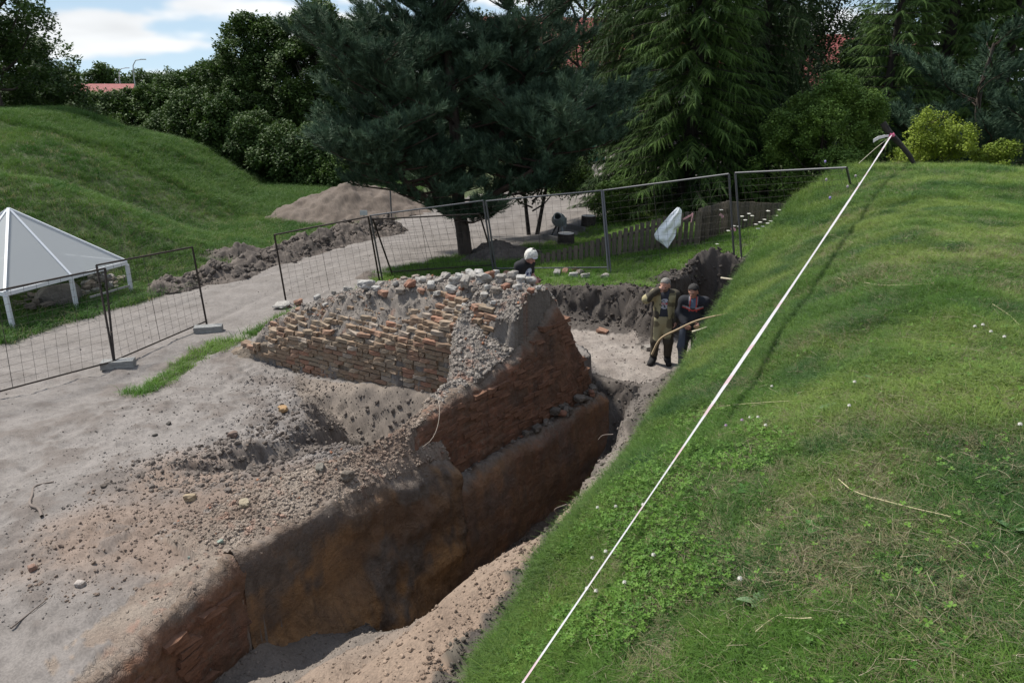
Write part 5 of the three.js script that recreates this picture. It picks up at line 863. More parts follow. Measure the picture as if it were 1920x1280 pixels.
// ---------------------------------------------------------------- rubble, clods, tape, sticks, flowers
{
  seed = 2024;
  // stones along the top of the ruin
  const top = [[560, 568, 1.0, 8], [595, 558, 0.8, 2], [625, 548, 0.6, 1], [652, 542, 0.9, 0], [688, 540, 1.35, 2], [712, 534, 0.7, 1], [742, 532, 0.6, 0], [757, 522, 0.5, 4], [770, 535, 0.9, 9], [790, 528, 0.9, 0], [808, 536, 0.8, 2], [822, 528, 0.7, 1], [836, 521, 0.9, 1], [850, 530, 0.9, 0], [846, 545, 0.8, 2], [862, 520, 0.8, 2], [873, 532, 1.0, 1], [886, 522, 0.9, 0], [898, 515, 0.9, 2], [905, 528, 1.2, 0], [918, 518, 0.8, 9], [930, 512, 0.7, 2], [938, 526, 1.0, 1], [950, 515, 1.2, 8], [962, 520, 1.0, 1], [978, 528, 1.0, 2], [992, 530, 0.9, 0], [890, 545, 0.6, 3], [908, 556, 0.7, 0], [860, 553, 0.6, 1], [930, 545, 0.7, 3], [948, 540, 0.7, 9], [820, 550, 0.6, 0], [790, 546, 0.6, 8], [750, 545, 0.7, 3], [720, 548, 0.6, 8], [690, 552, 0.6, 3], [872, 570, 0.5, 2], [842, 562, 0.4, 2], [900, 575, 0.45, 8], [925, 566, 0.4, 2], [640, 556, 0.5, 3], [610, 570, 0.5, 0], [575, 578, 0.5, 3], [706, 542, 0.7, 2], [780, 520, 0.6, 4], [866, 540, 0.5, 9], [880, 512, 0.7, 2], [915, 540, 0.6, 2], [970, 540, 0.7, 0], [955, 530, 0.6, 3], [995, 545, 0.5, 9], [1010, 540, 0.5, 2]];
  const ORD = (n) => n + (n % 100 > 10 && n % 100 < 14 ? 'th' : ['th', 'st', 'nd', 'rd', 'th', 'th', 'th', 'th', 'th', 'th'][n % 10]); top.sort((a, b) => a[0] - b[0]);
  top.forEach(([sx, sy, s, m], i) => stone((s > 1 ? 'large ' : s < 0.6 ? 'small ' : '') + (m === 9 || m === 8 ? 'reddish brick fragment' : 'pale stone') + ' on the ruin top, ' + ORD(i + 1) + ' from the left', m === 9 || m === 8 ? 'brick fragments on the ruin top' : 'pale stones on the ruin top', sx, sy + 4, 0.285 * s, m === 9 ? redM[0] : m === 8 ? redM[1] : stoneM[m % 5], i, { brick: m === 8 && i % 2, lift: 0.08 * s }));
  stone('long pale slab leaning on the left end of the ruin', null, 528, 577, 0.5, stoneM[0], 3, { flat: 0.35 }); stone('orange brick stump beside the pale slab at the ruin end', null, 538, 575, 0.2, redM[1], 4, { brick: true, bs: 0.8 });
  // stones by the fence post
  [[1045, 515], [1060, 512], [1075, 519], [1088, 514], [1080, 508], [1098, 520], [1135, 521]].forEach(([sx, sy], i) => stone(i === 6 ? 'flat pale slab in the grass below the fence post' : 'stone in the small pile by the fence behind the dig', i === 6 ? null : 'small stone pile by the fence', sx, sy, 0.26, i % 3 === 1 ? redM[1] : stoneM[i % 5], i + 2, { name: 'fence_stone' }));
  // stones on the ledge of the trench wall
  const led = []; for (let i = 0; i < 46; i++) led.push([i < 30 ? 5.2 + 2.3 * Math.pow(rnd(), 0.8) : 3.7 + 1.9 * rnd(), rr(0.06, 0.24), i < 30 ? rr(0.09, 0.24) : rr(0.05, 0.12), rnd()]);
  led.sort((p, q) => q[0] - p[0]);
  led.forEach(([s, n, w, k], i) => { const [x, f] = wallPt(s, n); stone((w > 0.17 ? 'large dusty stone' : w < 0.1 ? 'small dusty stone' : 'dusty stone') + ' on the trench ledge, ' + ORD(i + 1) + ' from the far end', 'stones on the trench ledge', 0, 0, w, i % 9 === 4 ? redM[0] : dullStone[i % 3], i, { at: [x, 0.12 + (s > 6 ? 0.14 : s > 5.2 ? 0.06 : 0) * k, f], name: 'ledge_stone' }); });
  // single finds
  stone('half brick lying alone on the dig terrace', null, 1130, 624, 0.3, redM[1], 2, { brick: true, cat: 'brick', name: 'loose_brick', bs: 0.9 });
  stone('pale brick standing by the booted man on the terrace', null, 1219, 655, 0.3, stoneM[1], 4, { brick: true, cat: 'brick', name: 'loose_brick', yaw: 0.4, bs: 1.1 });
  [[530, 770, 0.2, 'ochre stone on the trampled sand before the brick front', [0.4, 0.25, 0.12]], [437, 818, 0.19, 'rust-brown stone in the middle of the trampled sand', [0.2, 0.14, 0.11]], [357, 937, 0.18, 'tan stone at the edge of the brown loose soil', [0.36, 0.28, 0.18]], [458, 947, 0.16, 'pale yellow stone near the wall crest', [0.38, 0.32, 0.22]], [150, 1098, 0.13, 'small whitish stone on brown loose soil at lower left', [0.42, 0.37, 0.33]], [60, 1068, 0.14, 'red-brown pebble at the far left of the brown soil', [0.25, 0.15, 0.11]], [290, 817, 0.09, 'dark pebble on the pale sand', [0.08, 0.07, 0.06]], [316, 795, 0.09, 'small dark pebble beyond the other on the pale sand', [0.08, 0.07, 0.06]], [355, 1037, 0.07, 'greenish pebble on the brown soil', [0.25, 0.3, 0.26]], [413, 1017, 0.08, 'pale green pebble near the wall crest', [0.3, 0.36, 0.3]], [600, 880, 0.16, 'grey stone on the wall crest', [0.2, 0.18, 0.15]], [650, 895, 0.2, 'squarish clod on the wall crest near the step', [0.17, 0.14, 0.11]]].forEach(([sx, sy, w, l, c], i) => stone(l, null, sx, sy, w, mat(c, 0.95, { map: brickTone }), i, { name: 'field_stone' }));
}
{
  // loose crumbs of soil and mortar
  const cr = [rock(1, 0.7, 0.8, 41, 1, 0.35), rock(1, 0.6, 0.9, 42, 1, 0.35), rock(0.9, 0.8, 0.7, 43, 1, 0.3)], L = [[], [], []]; seed = 555;
  const add = (x, f, s, c) => { const g = ground(x, f); L[Math.floor(rnd() * 3)].push({ m: placed(x, g[0] + s * 0.25, -f, rr(0, 6.3), s, rr(-0.5, 0.5), rr(-0.5, 0.5)), c: mix3(c, [c[0] * 0.6, c[1] * 0.58, c[2] * 0.56], rnd()) }); };
  const sz = (a, b) => 0.55 * (a + (b - a) * Math.pow(rnd(), 8));
  for (const q of BROWN_SPOT) for (let i = 0; i < 1000; i++) { const a = rr(0, 6.3), r = 1.3 * Math.sqrt(rnd()); add(q[0] + Math.cos(a) * r, q[2] + Math.sin(a) * r, sz(0.008, 0.05), [0.21, 0.16, 0.125]); }
  for (let i = 0; i < 1800; i++) { const s = rr(0, 3.6), n = rr(0.1, 1.5), [x, f] = wallPt(s, n); add(x, f, sz(0.008, 0.05), rnd() < 0.08 ? [0.34, 0.16, 0.09] : [0.23, 0.19, 0.15]); }
  for (let i = 0; i < 1700; i++) { const t = rr(0.4, 7), m = rr(0.15, 2.0), [x, f] = brickPt(t, m); if (ground(x, f)[1] === C.RUIN) add(x, f, sz(0.012, 0.07), rnd() < 0.14 ? [0.34, 0.16, 0.09] : [0.29, 0.26, 0.225]); }
  for (let i = 0; i < 1500; i++) { const x = rr(-6, -1.6), f = rr(8.3, 13.4); if (ground(x, f)[1] === C.GROUND && fbm2(x * 1.1, f * 1.1, 2) > -0.1) add(x, f, sz(0.008, 0.055), [0.18, 0.155, 0.135]); }
  for (let i = 0; i < 3800; i++) { const q = HOLLOW[Math.floor(rnd() * HOLLOW.length)], x = q[0] + rr(-0.6, 0.6), f = q[1] + rr(-0.6, 0.6); if (ground(x, f)[1] === C.GROUND) add(x, f, sz(0.015, 0.1), [0.15, 0.125, 0.106]); }
  for (let i = 0; i < 2600; i++) { const k = 4 + Math.floor(rnd() * 11), u = rnd(), a = GRASS_EDGE[k], b = GRASS_EDGE[k + 1], x = mix(a[0], b[0], u) - rr(-0.02, 0.34), f = mix(a[1], b[1], u) + rr(0, 0.15), g = ground(x, f); if (g[1] === C.TRENCH) add(x, f, sz(0.008, 0.034), g[2].map((v) => v * 1.15)); }
  for (let i = 0; i < 2400; i++) { const e = PIT_EDGE[Math.floor(rnd() * (PIT_EDGE.length - 1))], x = e[0] + rr(-0.5, 0.8), f = e[1] + rr(-0.8, 0.6), g = ground(x, f); if (g[1] === C.TRENCH && g[0] > -0.7) add(x, f, sz(0.006, 0.035), f < 6.5 ? [0.26, 0.2, 0.15] : [0.13, 0.11, 0.09]); }
  for (let i = 0; i < 700; i++) { const x = rr(0.8, 4.6), f = rr(12.6, 17.2), g = ground(x, f); if (g[1] === C.TERR || g[1] === C.TRENCH) add(x, f, sz(0.01, 0.06), g[1] === C.TERR && g[0] < 0.5 ? [0.2, 0.17, 0.15] : [0.07, 0.06, 0.05]); }
  for (let i = 0; i < 1600; i++) { const x = rr(-12, -4), f = rr(10, 26); if ([C.PATH, C.GROUND].includes(ground(x, f)[1])) add(x, f, sz(0.01, 0.04), [0.14, 0.12, 0.105]); }
  for (let i = 0; i < 1500; i++) { const [s, n] = [rr(1.2, 7.6), -rr(0.1, 1.6)], [x, f] = wallPt(s, n); if (ground(x, f)[1] === C.TRENCH) add(x, f, sz(0.012, 0.07), [0.09, 0.075, 0.062]); }
  for (let i = 0; i < 3000; i++) { const [x, f] = wallPt(rr(3.4, 6.6), rr(0.34, 1.5)); if (ground(x, f)[1] === C.RUIN) add(x, f, sz(0.012, 0.07), rnd() < 0.1 ? [0.34, 0.16, 0.09] : [0.28, 0.25, 0.215]); }
  const heapsOf = (a, b, n, smin, smax, c) => { const hs = heaps.slice(a, b); for (let i = 0; i < n; i++) { const h = hs[Math.floor(rnd() * hs.length)], x = h[0] + rr(-1.2, 1.2) * h[2], f = h[1] + rr(-1.2, 1.2) * h[3], hh = heapAt(x, f, hs)[0]; if (hh < 0.02) continue; const s = sz(smin, smax), y = ground(x, f)[0] + hh; L[Math.floor(rnd() * 3)].push({ m: placed(x, y - 0.01, -f, rr(0, 6.3), s, rr(-0.5, 0.5), rr(-0.5, 0.5)), c: mix3(c, [c[0] * 0.5, c[1] * 0.5, c[2] * 0.5], rnd()) }); } };
  heapsOf(2, 13, 3600, 0.03, 0.22, [0.14, 0.115, 0.096]); heapsOf(13, 15, 900, 0.02, 0.12, [0.12, 0.1, 0.085]); heapsOf(16, 20, 1600, 0.015, 0.12, [0.075, 0.063, 0.054]);
  for (let i = 0; i < 2500; i++) { const k = Math.floor(rnd() * (CLIFF.length - 1)), u = rnd(), x = mix(CLIFF[k][0], CLIFF[k + 1][0], u) + rr(-0.1, 0.5) - 0.2, f = mix(CLIFF[k][1], CLIFF[k + 1][1], u) - rr(0, 0.7), g = ground(x, f); if (g[1] === C.TERR) add(x, f, sz(0.015, 0.1), [0.075, 0.062, 0.053]); }
  const fineOn = (n, pick, a, b) => { for (let i = 0; i < n; i++) { const [x, f] = pick(), g = ground(x, f); if (g[1] === C.BANK || g[1] === C.MEADOW || g[1] === C.MOUND) continue; const s = a + (b - a) * Math.pow(rnd(), 5), k = rr(0.7, 1.25); L[Math.floor(rnd() * 3)].push({ m: placed(x, g[0] + s * 0.2, -f, rr(0, 6.3), s, rr(-0.6, 0.6), rr(-0.6, 0.6)), c: g[2].map((v) => v * k) }); } };
  fineOn(9000, () => [rr(-7, -1), rr(6, 14)], 0.004, 0.02); fineOn(9000, () => wallPt(rr(0, 3.7), rr(0.06, 1.4)), 0.006, 0.03); fineOn(7000, () => [rr(-3.2, 0.6), rr(3.2, 7.8)], 0.005, 0.02); fineOn(3500, () => [rr(0.8, 4.8), rr(12.6, 17.6)], 0.005, 0.022); fineOn(5000, () => wallPt(rr(3.5, 7.2), rr(0.33, 1.6)), 0.008, 0.04); fineOn(5000, () => brickPt(rr(0.2, 7), rr(0.06, 1.9)), 0.008, 0.04); fineOn(5000, () => { const q = HOLE[Math.floor(rnd() * HOLE.length)]; return [q[0] + rr(-0.9, 0.9), q[1] + rr(-0.9, 0.9)]; }, 0.008, 0.035); fineOn(4000, () => [rr(0.5, 2.6), rr(6, 13.4)], 0.008, 0.035);
  const m = mat([1, 1, 1], 0.97); L.forEach((l, i) => instances(i ? 'soil_crumbs_00' + i : 'soil_crumbs', cr[i], m, l, scene));
}
{
  // barrier tape from the near bank to a crooked stake
  const A = pd(966, 1300, 3.22), Bp = pd(1672, 253, 17), P = VA(A), Q = VA(Bp), N = 420, p = [], idx = [], col = [], d = Q.clone().sub(P).normalize(), side = new THREE.Vector3().crossVectors(d, UPV).normalize(), up = new THREE.Vector3().crossVectors(side, d);
  for (let i = 0; i <= N; i++) {
    const u = i / N, c = P.clone().lerp(Q, u), L = u * P.distanceTo(Q); c.y -= 0.05 * 4 * u * (1 - u); const tw = 0.75 + 0.08 * Math.sin(L * 1.1), s = side.clone().multiplyScalar(Math.cos(tw)).addScaledVector(up, Math.sin(tw)), ww = lut(L, [[0, 0.012], [1.6, 0.013], [2.6, 0.02], [3.4, 0.03], [20, 0.033]]) * (1 + 0.06 * n2(L * 5, 3));
    const red = sst(0.72, 0.9, Math.sin(L / 0.33 * 3.14 + n2(L * 2, 4)) * 0.5 + 0.5) * clamp(0.6 + n2(L * 3.1, 5));
    const k = mix3([0.52, 0.51, 0.53], [0.5, 0.16, 0.21], red * 0.4);
    for (const e of [-1, -0.3, 0.3, 1]) { const b = (Math.abs(e) < 0.5 ? 0.004 : 0) ; p.push(c.x + s.x * ww * e, c.y + s.y * ww * e + b, c.z + s.z * ww * e); col.push(...k); }
    if (i) for (let q = 0; q < 3; q++) { const a = (i - 1) * 4 + q, b = i * 4 + q; idx.push(a, b, a + 1, b, b + 1, a + 1); }
  }
  console.log('tape clear', [0, 0.1, 0.2, 0.3, 0.45, 0.6, 0.8, 1].map((u) => { const c = P.clone().lerp(Q, u); return (c.y - ground(c.x, -c.z)[0]).toFixed(2); }).join());
  const g = new THREE.BufferGeometry(); g.setAttribute('position', new THREE.Float32BufferAttribute(p, 3)); g.setAttribute('color', new THREE.Float32BufferAttribute(col, 3)); g.setIndex(idx); g.computeVertexNormals();
  const tm = new THREE.MeshPhysicalMaterial({ vertexColors: true, roughness: 0.45, side: THREE.DoubleSide, transmission: 0.2, thickness: 0 });
  const tape = thing('barrier_tape', 'white and faded red barrier tape stretched across the grass bank', 'barrier tape'); part('tape', g, tm, tape);
  const W = (sx, sy, dd = 17) => VA(pd(sx, sy, dd)); const pink = mat([0.62, 0.12, 0.22], 0.6), wht = mat([0.7, 0.66, 0.66], 0.6, { side: THREE.DoubleSide });
  part('knot', rock(0.07, 0.07, 0.06, 61, 2, 0.3).translate(...W(1672, 253).toArray()), pink, tape);
  const tail = [W(1670, 254), W(1660, 255), W(1648, 258, 16.9), W(1638, 264, 16.8)], tg = []; for (let i = 1; i < 4; i++) tg.push(bar(tail[i - 1], tail[i], 0.008, 0.035 + 0.014 * i)); part('loose_end', merge(tg), wht, tape);
  single('stake', tube([W(1656, 230, 17.02), W(1668, 248, 17.02), W(1690, 272, 17.02), W(1708, 295, 17.02), W(1719, 318, 17.02)], 0.075, 0.045, 8), barkDark, 'crooked dark wooden stake leaning on the bank crest, holding the tape', 'stake');
  single('string', tube([W(1670, 256), W(1640, 280, 16.9), W(1611, 306, 16.8)], 0.006, 0.006, 4), mat([0.5, 0.45, 0.35], 0.8), 'thin string hanging from the stake to the weeds', 'string');
}
{
  // white sack on the fence, ribbons
  const D = 19.6, lf = [[387, 1269], [398, 1258], [422, 1238], [440, 1227], [450, 1231], [466, 1252]], rt = [[387, 1272], [393, 1277], [425, 1276], [429, 1269], [442, 1268], [466, 1254]], p = [], idx = [], c = pd(1252, 430, D);
  for (let j = 0; j <= 26; j++) for (let i = 0; i <= 16; i++) { const sy = mix(387, 466, j / 26), sx = mix(lut(sy, lf), lut(sy, rt), i / 16), q = pd(sx, sy, D), z = 0.02 * Math.sin(i * 0.9 + j * 0.22) + 0.03 * n2(i * 0.4, j * 0.3) + 0.06 * Math.sin(i / 16 * 3.14); p.push(q[0] - c[0], q[1] - c[1], -(q[2] - c[2]) * 0.3 + z); if (i < 16 && j < 26) { const k = j * 17 + i; idx.push(k, k + 17, k + 1, k + 1, k + 17, k + 18); } }
  const n0 = p.length / 3; for (let k = 0; k < n0; k++) p.push(p[3 * k], p[3 * k + 1], p[3 * k + 2] - 0.025); idx.push(...idx.map((v) => v + n0).reverse());
  const g = new THREE.BufferGeometry(); g.setAttribute('position', new THREE.Float32BufferAttribute(p, 3)); g.setIndex(idx); g.computeVertexNormals(); const m = single('white_sack', g, mat([0.86, 0.87, 0.88], 0.9, { side: THREE.DoubleSide }), 'crumpled white sack hanging on the fence wire', 'sack'); m.position.set(c[0], c[1], -c[2]);
  const rb = mat([0.62, 0.32, 0.34], 0.6);
  const rib = (pts, d, l, w = 0.03) => { const P = pts.map(([x, y]) => VA(pd(x, y, d))), gs = []; for (let i = 1; i < P.length; i++) gs.push(bar(P[i - 1], P[i], 0.01, w)); single('ribbon', merge(gs), rb, l, 'ribbon'); };
  rib([[1281, 411], [1297, 403], [1300, 400], [1296, 417]], 19.5, 'faded pink ribbon tied to a picket right of the sack', 0.05); rib([[1350, 401], [1354, 404], [1356, 408]], 20.2, 'pink rag on the boarded part of the picket fence', 0.07); rib([[1371, 430], [1377, 428], [1379, 433]], 18.2, 'pale ribbon knot low on the fence post', 0.05);
}
{
  // sticks, root, wire, stalks
  const wood = mat([0.34, 0.25, 0.15], 0.85), pale = mat([0.55, 0.48, 0.36], 0.85), straw = mat([0.46, 0.40, 0.24], 0.9), root = mat([0.16, 0.13, 0.11], 0.95);
  const W = (a) => a.map(([x, y, d]) => VA(pd(x, y, d))), G = (a, up = 0.02) => a.map(([x, y]) => { const p = onGround(x, y); return V(p[0], p[1] + up, p[2]); });
  single('stick', tube(W([[1223, 664, 10.8], [1238, 636, 10.6], [1270, 618, 10.3], [1310, 600, 10.1], [1375, 586, 10.0]]), 0.018, 0.012, 7), wood, 'long bent bare stick reaching over the men from the bank', 'stick');
  single('stick', tube(W([[1298, 622, 9.8], [1312, 618, 9.8], [1326, 613, 9.8]]), 0.014, 0.01, 6), pale, 'short pale stick in the grass below the bent one', 'stick');
  single('stick', tube(W([[1352, 521, 16.4], [1380, 524, 16.2], [1415, 521, 15.8]]), 0.022, 0.018, 6), pale, 'long pale stick jutting over the black soil', 'stick');
  single('log', tube(W([[1407, 514, 15.5], [1432, 512, 15.3]]), 0.06, 0.05, 9), mat([0.6, 0.53, 0.4], 0.85), 'short peeled pale log in the grass edge', 'log');
  single('stick', tube(W([[1383, 485, 17.4], [1420, 477, 17.2]]), 0.02, 0.015, 6), pale, 'grey stick lying on top of the black soil', 'stick'); single('stick', tube(W([[1425, 510, 15], [1448, 495, 15]]), 0.015, 0.01, 6), straw, 'tan stick beside the peeled log', 'stick'); single('stick', tube(W([[1366, 567, 11.8], [1382, 572, 11.6]]), 0.02, 0.015, 6), pale, 'stub of pale wood at the grass edge above the bent stick', 'stick');
  single('root', tube(G([[78, 970], [72, 956], [58, 950], [60, 930], [68, 912], [100, 905]], 0.02), 0.022, 0.01, 7), root, 'thin twisted root lying on the sand at lower left', 'root');
  single('wire', tube(W([[818, 739, 10.5], [824, 765, 10.25], [820, 800, 10.05], [808, 825, 9.9], [792, 838, 9.85]]), 0.0042, 0.0038, 5), mat([0.3, 0.25, 0.2], 0.7), 'thin wire hanging in a loop down the trench wall', 'wire');
  single('twig', tube(G([[20, 1180], [70, 1140], [85, 1128]]), 0.01, 0.006, 5), root, 'thin straight twig on the sand at the lower left corner', 'twig');
  [[[1570, 912], [1600, 935], [1680, 960], [1780, 985]], [[1620, 537], [1660, 543], [1750, 540]], [[1570, 527], [1580, 533], [1592, 542]], [[1360, 770], [1400, 766], [1480, 762]], [[1415, 1200], [1440, 1180], [1465, 1165]], [[1530, 448], [1570, 450], [1600, 462]], [[1860, 580], [1890, 600], [1910, 620]], [[1520, 1175], [1500, 1176], [1470, 1174]]].forEach((a, i) => single('dry_stalk', tube(G(a, 0.045), 0.0028, 0.0015, 4), straw, ['long straw-coloured grass stalk right of centre on the bank', 'straight dry stalk lying high on the bank', 'short crooked pale twig on the upper bank', 'dry stalk near the tape on the lower bank', 'short straw by the thin patch at the bottom of the bank', 'dry stalk near the bank crest', 'dry stalk at the right picture edge', 'short straw lying level near the bottom of the bank'][i], 'stalk'));
  // roots sticking out of the trench edge
  [[[1063, 945], [1040, 955], [1045, 965]], [[1092, 946], [1070, 958], [1056, 985]], [[1150, 814], [1130, 816], [1122, 824]]].forEach((a, i) => single('edge_root', tube(a.map(([x, y], k) => VA(pd(x, y, [5.9, 6, 7.2][i] + 0.05 * k))), 0.005, 0.003, 4), root, ['thin root poking from the near trench lip', 'second thin root lower on the near trench lip', 'curled root poking out beside the dark soil lip'][i], 'root'));
}
{
  // broad-leaved weeds, clover heads, yarrow, thistles
  const leafG = (L, w) => { const p = [], idx = []; for (let i = 0; i <= 6; i++) { const t = i / 6, hw = w * Math.sin(Math.PI * Math.min(1, t * 0.93 + 0.05)) ** 0.8, y = 0.1 * L + 0.35 * L * t - 0.42 * L * t * t; p.push(-hw, y + 0.04 * L, t * L, 0, y, t * L, hw, y + 0.04 * L, t * L); if (i) { const a = (i - 1) * 3, b = i * 3; idx.push(a, a + 1, b, a + 1, b + 1, b, a + 1, a + 2, b + 1, a + 2, b + 2, b + 1); } } const g = new THREE.BufferGeometry(); g.setAttribute('position', new THREE.Float32BufferAttribute(p, 3)); g.setIndex(idx); g.computeVertexNormals(); return g; };
  const LG = [leafG(0.11, 0.026), leafG(0.14, 0.032), leafG(0.09, 0.024)], LM = [[0.085, 0.16, 0.06], [0.13, 0.2, 0.10], [0.06, 0.14, 0.03]].map((c) => leafMat(c, 0.7, 0.2)); seed = 808;
  [[1372, 1062, 'leafy rosette weed near the tape at the lower bank'], [1420, 1135, 'pale grey-green weed at the lower middle of the bank'], [1530, 995, 'broad-leaved weed in the middle of the lower bank'], [1640, 715, 'broad-leaved weed on the upper middle bank'], [1560, 765, 'low leafy weed above the long straw'], [1790, 1215, 'pale weed near the bottom right corner'], [1900, 1000, 'grey-green weed at the right edge'], [1680, 570, 'small weed beside the long dry stalk'], [1400, 925, 'leafy weed left of the long straw']].forEach(([sx, sy, l], i) => {
    const p = onGround(sx, sy), t = thing('broadleaf_weed', l, 'weed', V(p[0], p[1], p[2])), n = 7 + (i % 3); for (let k = 0; k < n; k++) { const m = part(k ? 'leaf_00' + k : 'leaf', LG[(k + i) % 3], LM[i % 3], t); m.rotation.set(rr(-0.5, 0.1), k / n * 6.3 + rr(-0.3, 0.3), rr(-0.2, 0.2), 'YXZ'); m.scale.setScalar(rr(0.35, 0.7)); }
  });
  const head = (() => { const gs = []; for (let i = 0; i < 26; i++) { const a = i * 2.4, u = 1 - i / 26 * 1.5, q = Math.sqrt(Math.max(0, 1 - u * u)); gs.push(new THREE.ConeGeometry(0.0028, 0.009, 4).translate(0, 0.008, 0).applyQuaternion(dirQ(new THREE.Vector3(q * Math.cos(a), u, q * Math.sin(a)).normalize()))); } return merge(gs); })(), stalk = tube([V(0, -0.07, 0), V(0.004, -0.03, 0), V(0, 0.002, 0)], 0.0012, 0.0012, 4);
  const wht = mat([0.62, 0.6, 0.54], 0.9), pnk = mat([0.45, 0.3, 0.45], 0.9), grn = mat([0.08, 0.15, 0.03], 0.9);
  [[1110, 1066], [1135, 1054], [1170, 1114], [1100, 1124], [1117, 1129], [1205, 965], [1154, 968], [1224, 1062], [1120, 970], [1446, 740], [1420, 800], [1434, 816], [1405, 800], [1360, 815], [1390, 805], [1385, 1110], [1600, 735], [1590, 780], [1825, 630], [1840, 627], [1855, 640], [1880, 650], [1908, 820]].forEach(([sx, sy], i) => { const p = onGround(sx, sy), pk = i === 13 || i === 14, t = thing('clover_flower', pk ? 'pinkish clover head in the cluster right of the tape' : 'white clover flower head in the grass of the bank', 'flower', V(p[0], p[1] + 0.075, p[2]), pk ? 'pinkish clover heads' : 'white clover heads'); t.scale.setScalar(1.1); part('flower_head', head, pk ? pnk : wht, t); part('stem', stalk, grn, t); });
  // yarrow by the fence post
  const umb = (() => { const gs = []; for (let i = 0; i < 16; i++) { const a = i * 2.4, r = 0.05 * Math.sqrt(i / 16); gs.push(new THREE.SphereGeometry(0.014, 6, 4).scale(1, 0.5, 1).translate(Math.cos(a) * r, -r * r * 3, Math.sin(a) * r)); } return merge(gs); })();
  seed = 61; const ys = [[1392, 405], [1398, 412], [1405, 400], [1411, 404], [1418, 420], [1426, 416], [1434, 411], [1440, 418], [1446, 414], [1452, 420], [1441, 395], [1462, 393], [1458, 404], [1478, 400], [1377, 423], [1386, 424], [1422, 428], [1431, 424], [1445, 426], [1366, 432], [1345, 457], [1353, 393], [1474, 390]];
  ys.forEach(([sx, sy]) => { const d = rr(18.6, 20), q = pd(sx, sy, d), gy = Math.min(ground(q[0], q[2])[0], q[1] - 0.2), t = thing('yarrow', 'white-headed yarrow stalk growing by the fence post', 'flower', V(q[0], gy, q[2]), 'yarrow by the picket fence'); part('flower_head', umb.clone().translate(0, q[1] - gy, 0), wht, t); part('stem', tube([V(0, 0, 0), V(0, q[1] - gy, 0)], 0.006, 0.004, 4), grn, t); });
  const bud = rock(0.022, 0.03, 0.022, 71, 1, 0.3), pur = mat([0.25, 0.2, 0.42], 0.8), gry = mat([0.3, 0.26, 0.27], 0.9);
  [[1548, 303, 0, 15.5, 'blue flower above the bank edge by the fence end'], [1557, 371, 0, 13.5, 'violet flower on the bank edge below the fence end'], [1550, 337, 1, 14.5, 'pale thistle head at the end of the wire fence'], [1580, 316, 1, 15.5, 'pale thistle head right at the last fence corner'], [1605, 330, 1, 15, 'grey thistle head left of the tape'], [1612, 345, 1, 14.5, 'grey thistle head nearest the tape'], [1590, 350, 1, 14, 'drooping grey thistle head on the bank edge']].forEach(([sx, sy, k, d, l]) => { const q = pd(sx, sy, d), gy = Math.min(q[1] - 0.15, ground(q[0], q[2])[0]), t = thing('thistle', l, 'flower', V(q[0], gy, q[2])); part('flower_head', bud.clone().translate(0, q[1] - gy, 0), k ? gry : pur, t); part('stem', tube([V(0, 0, 0), V(0.03, (q[1] - gy) / 2, 0), V(0, q[1] - gy, 0)], 0.006, 0.004, 4), grn, t); });
}
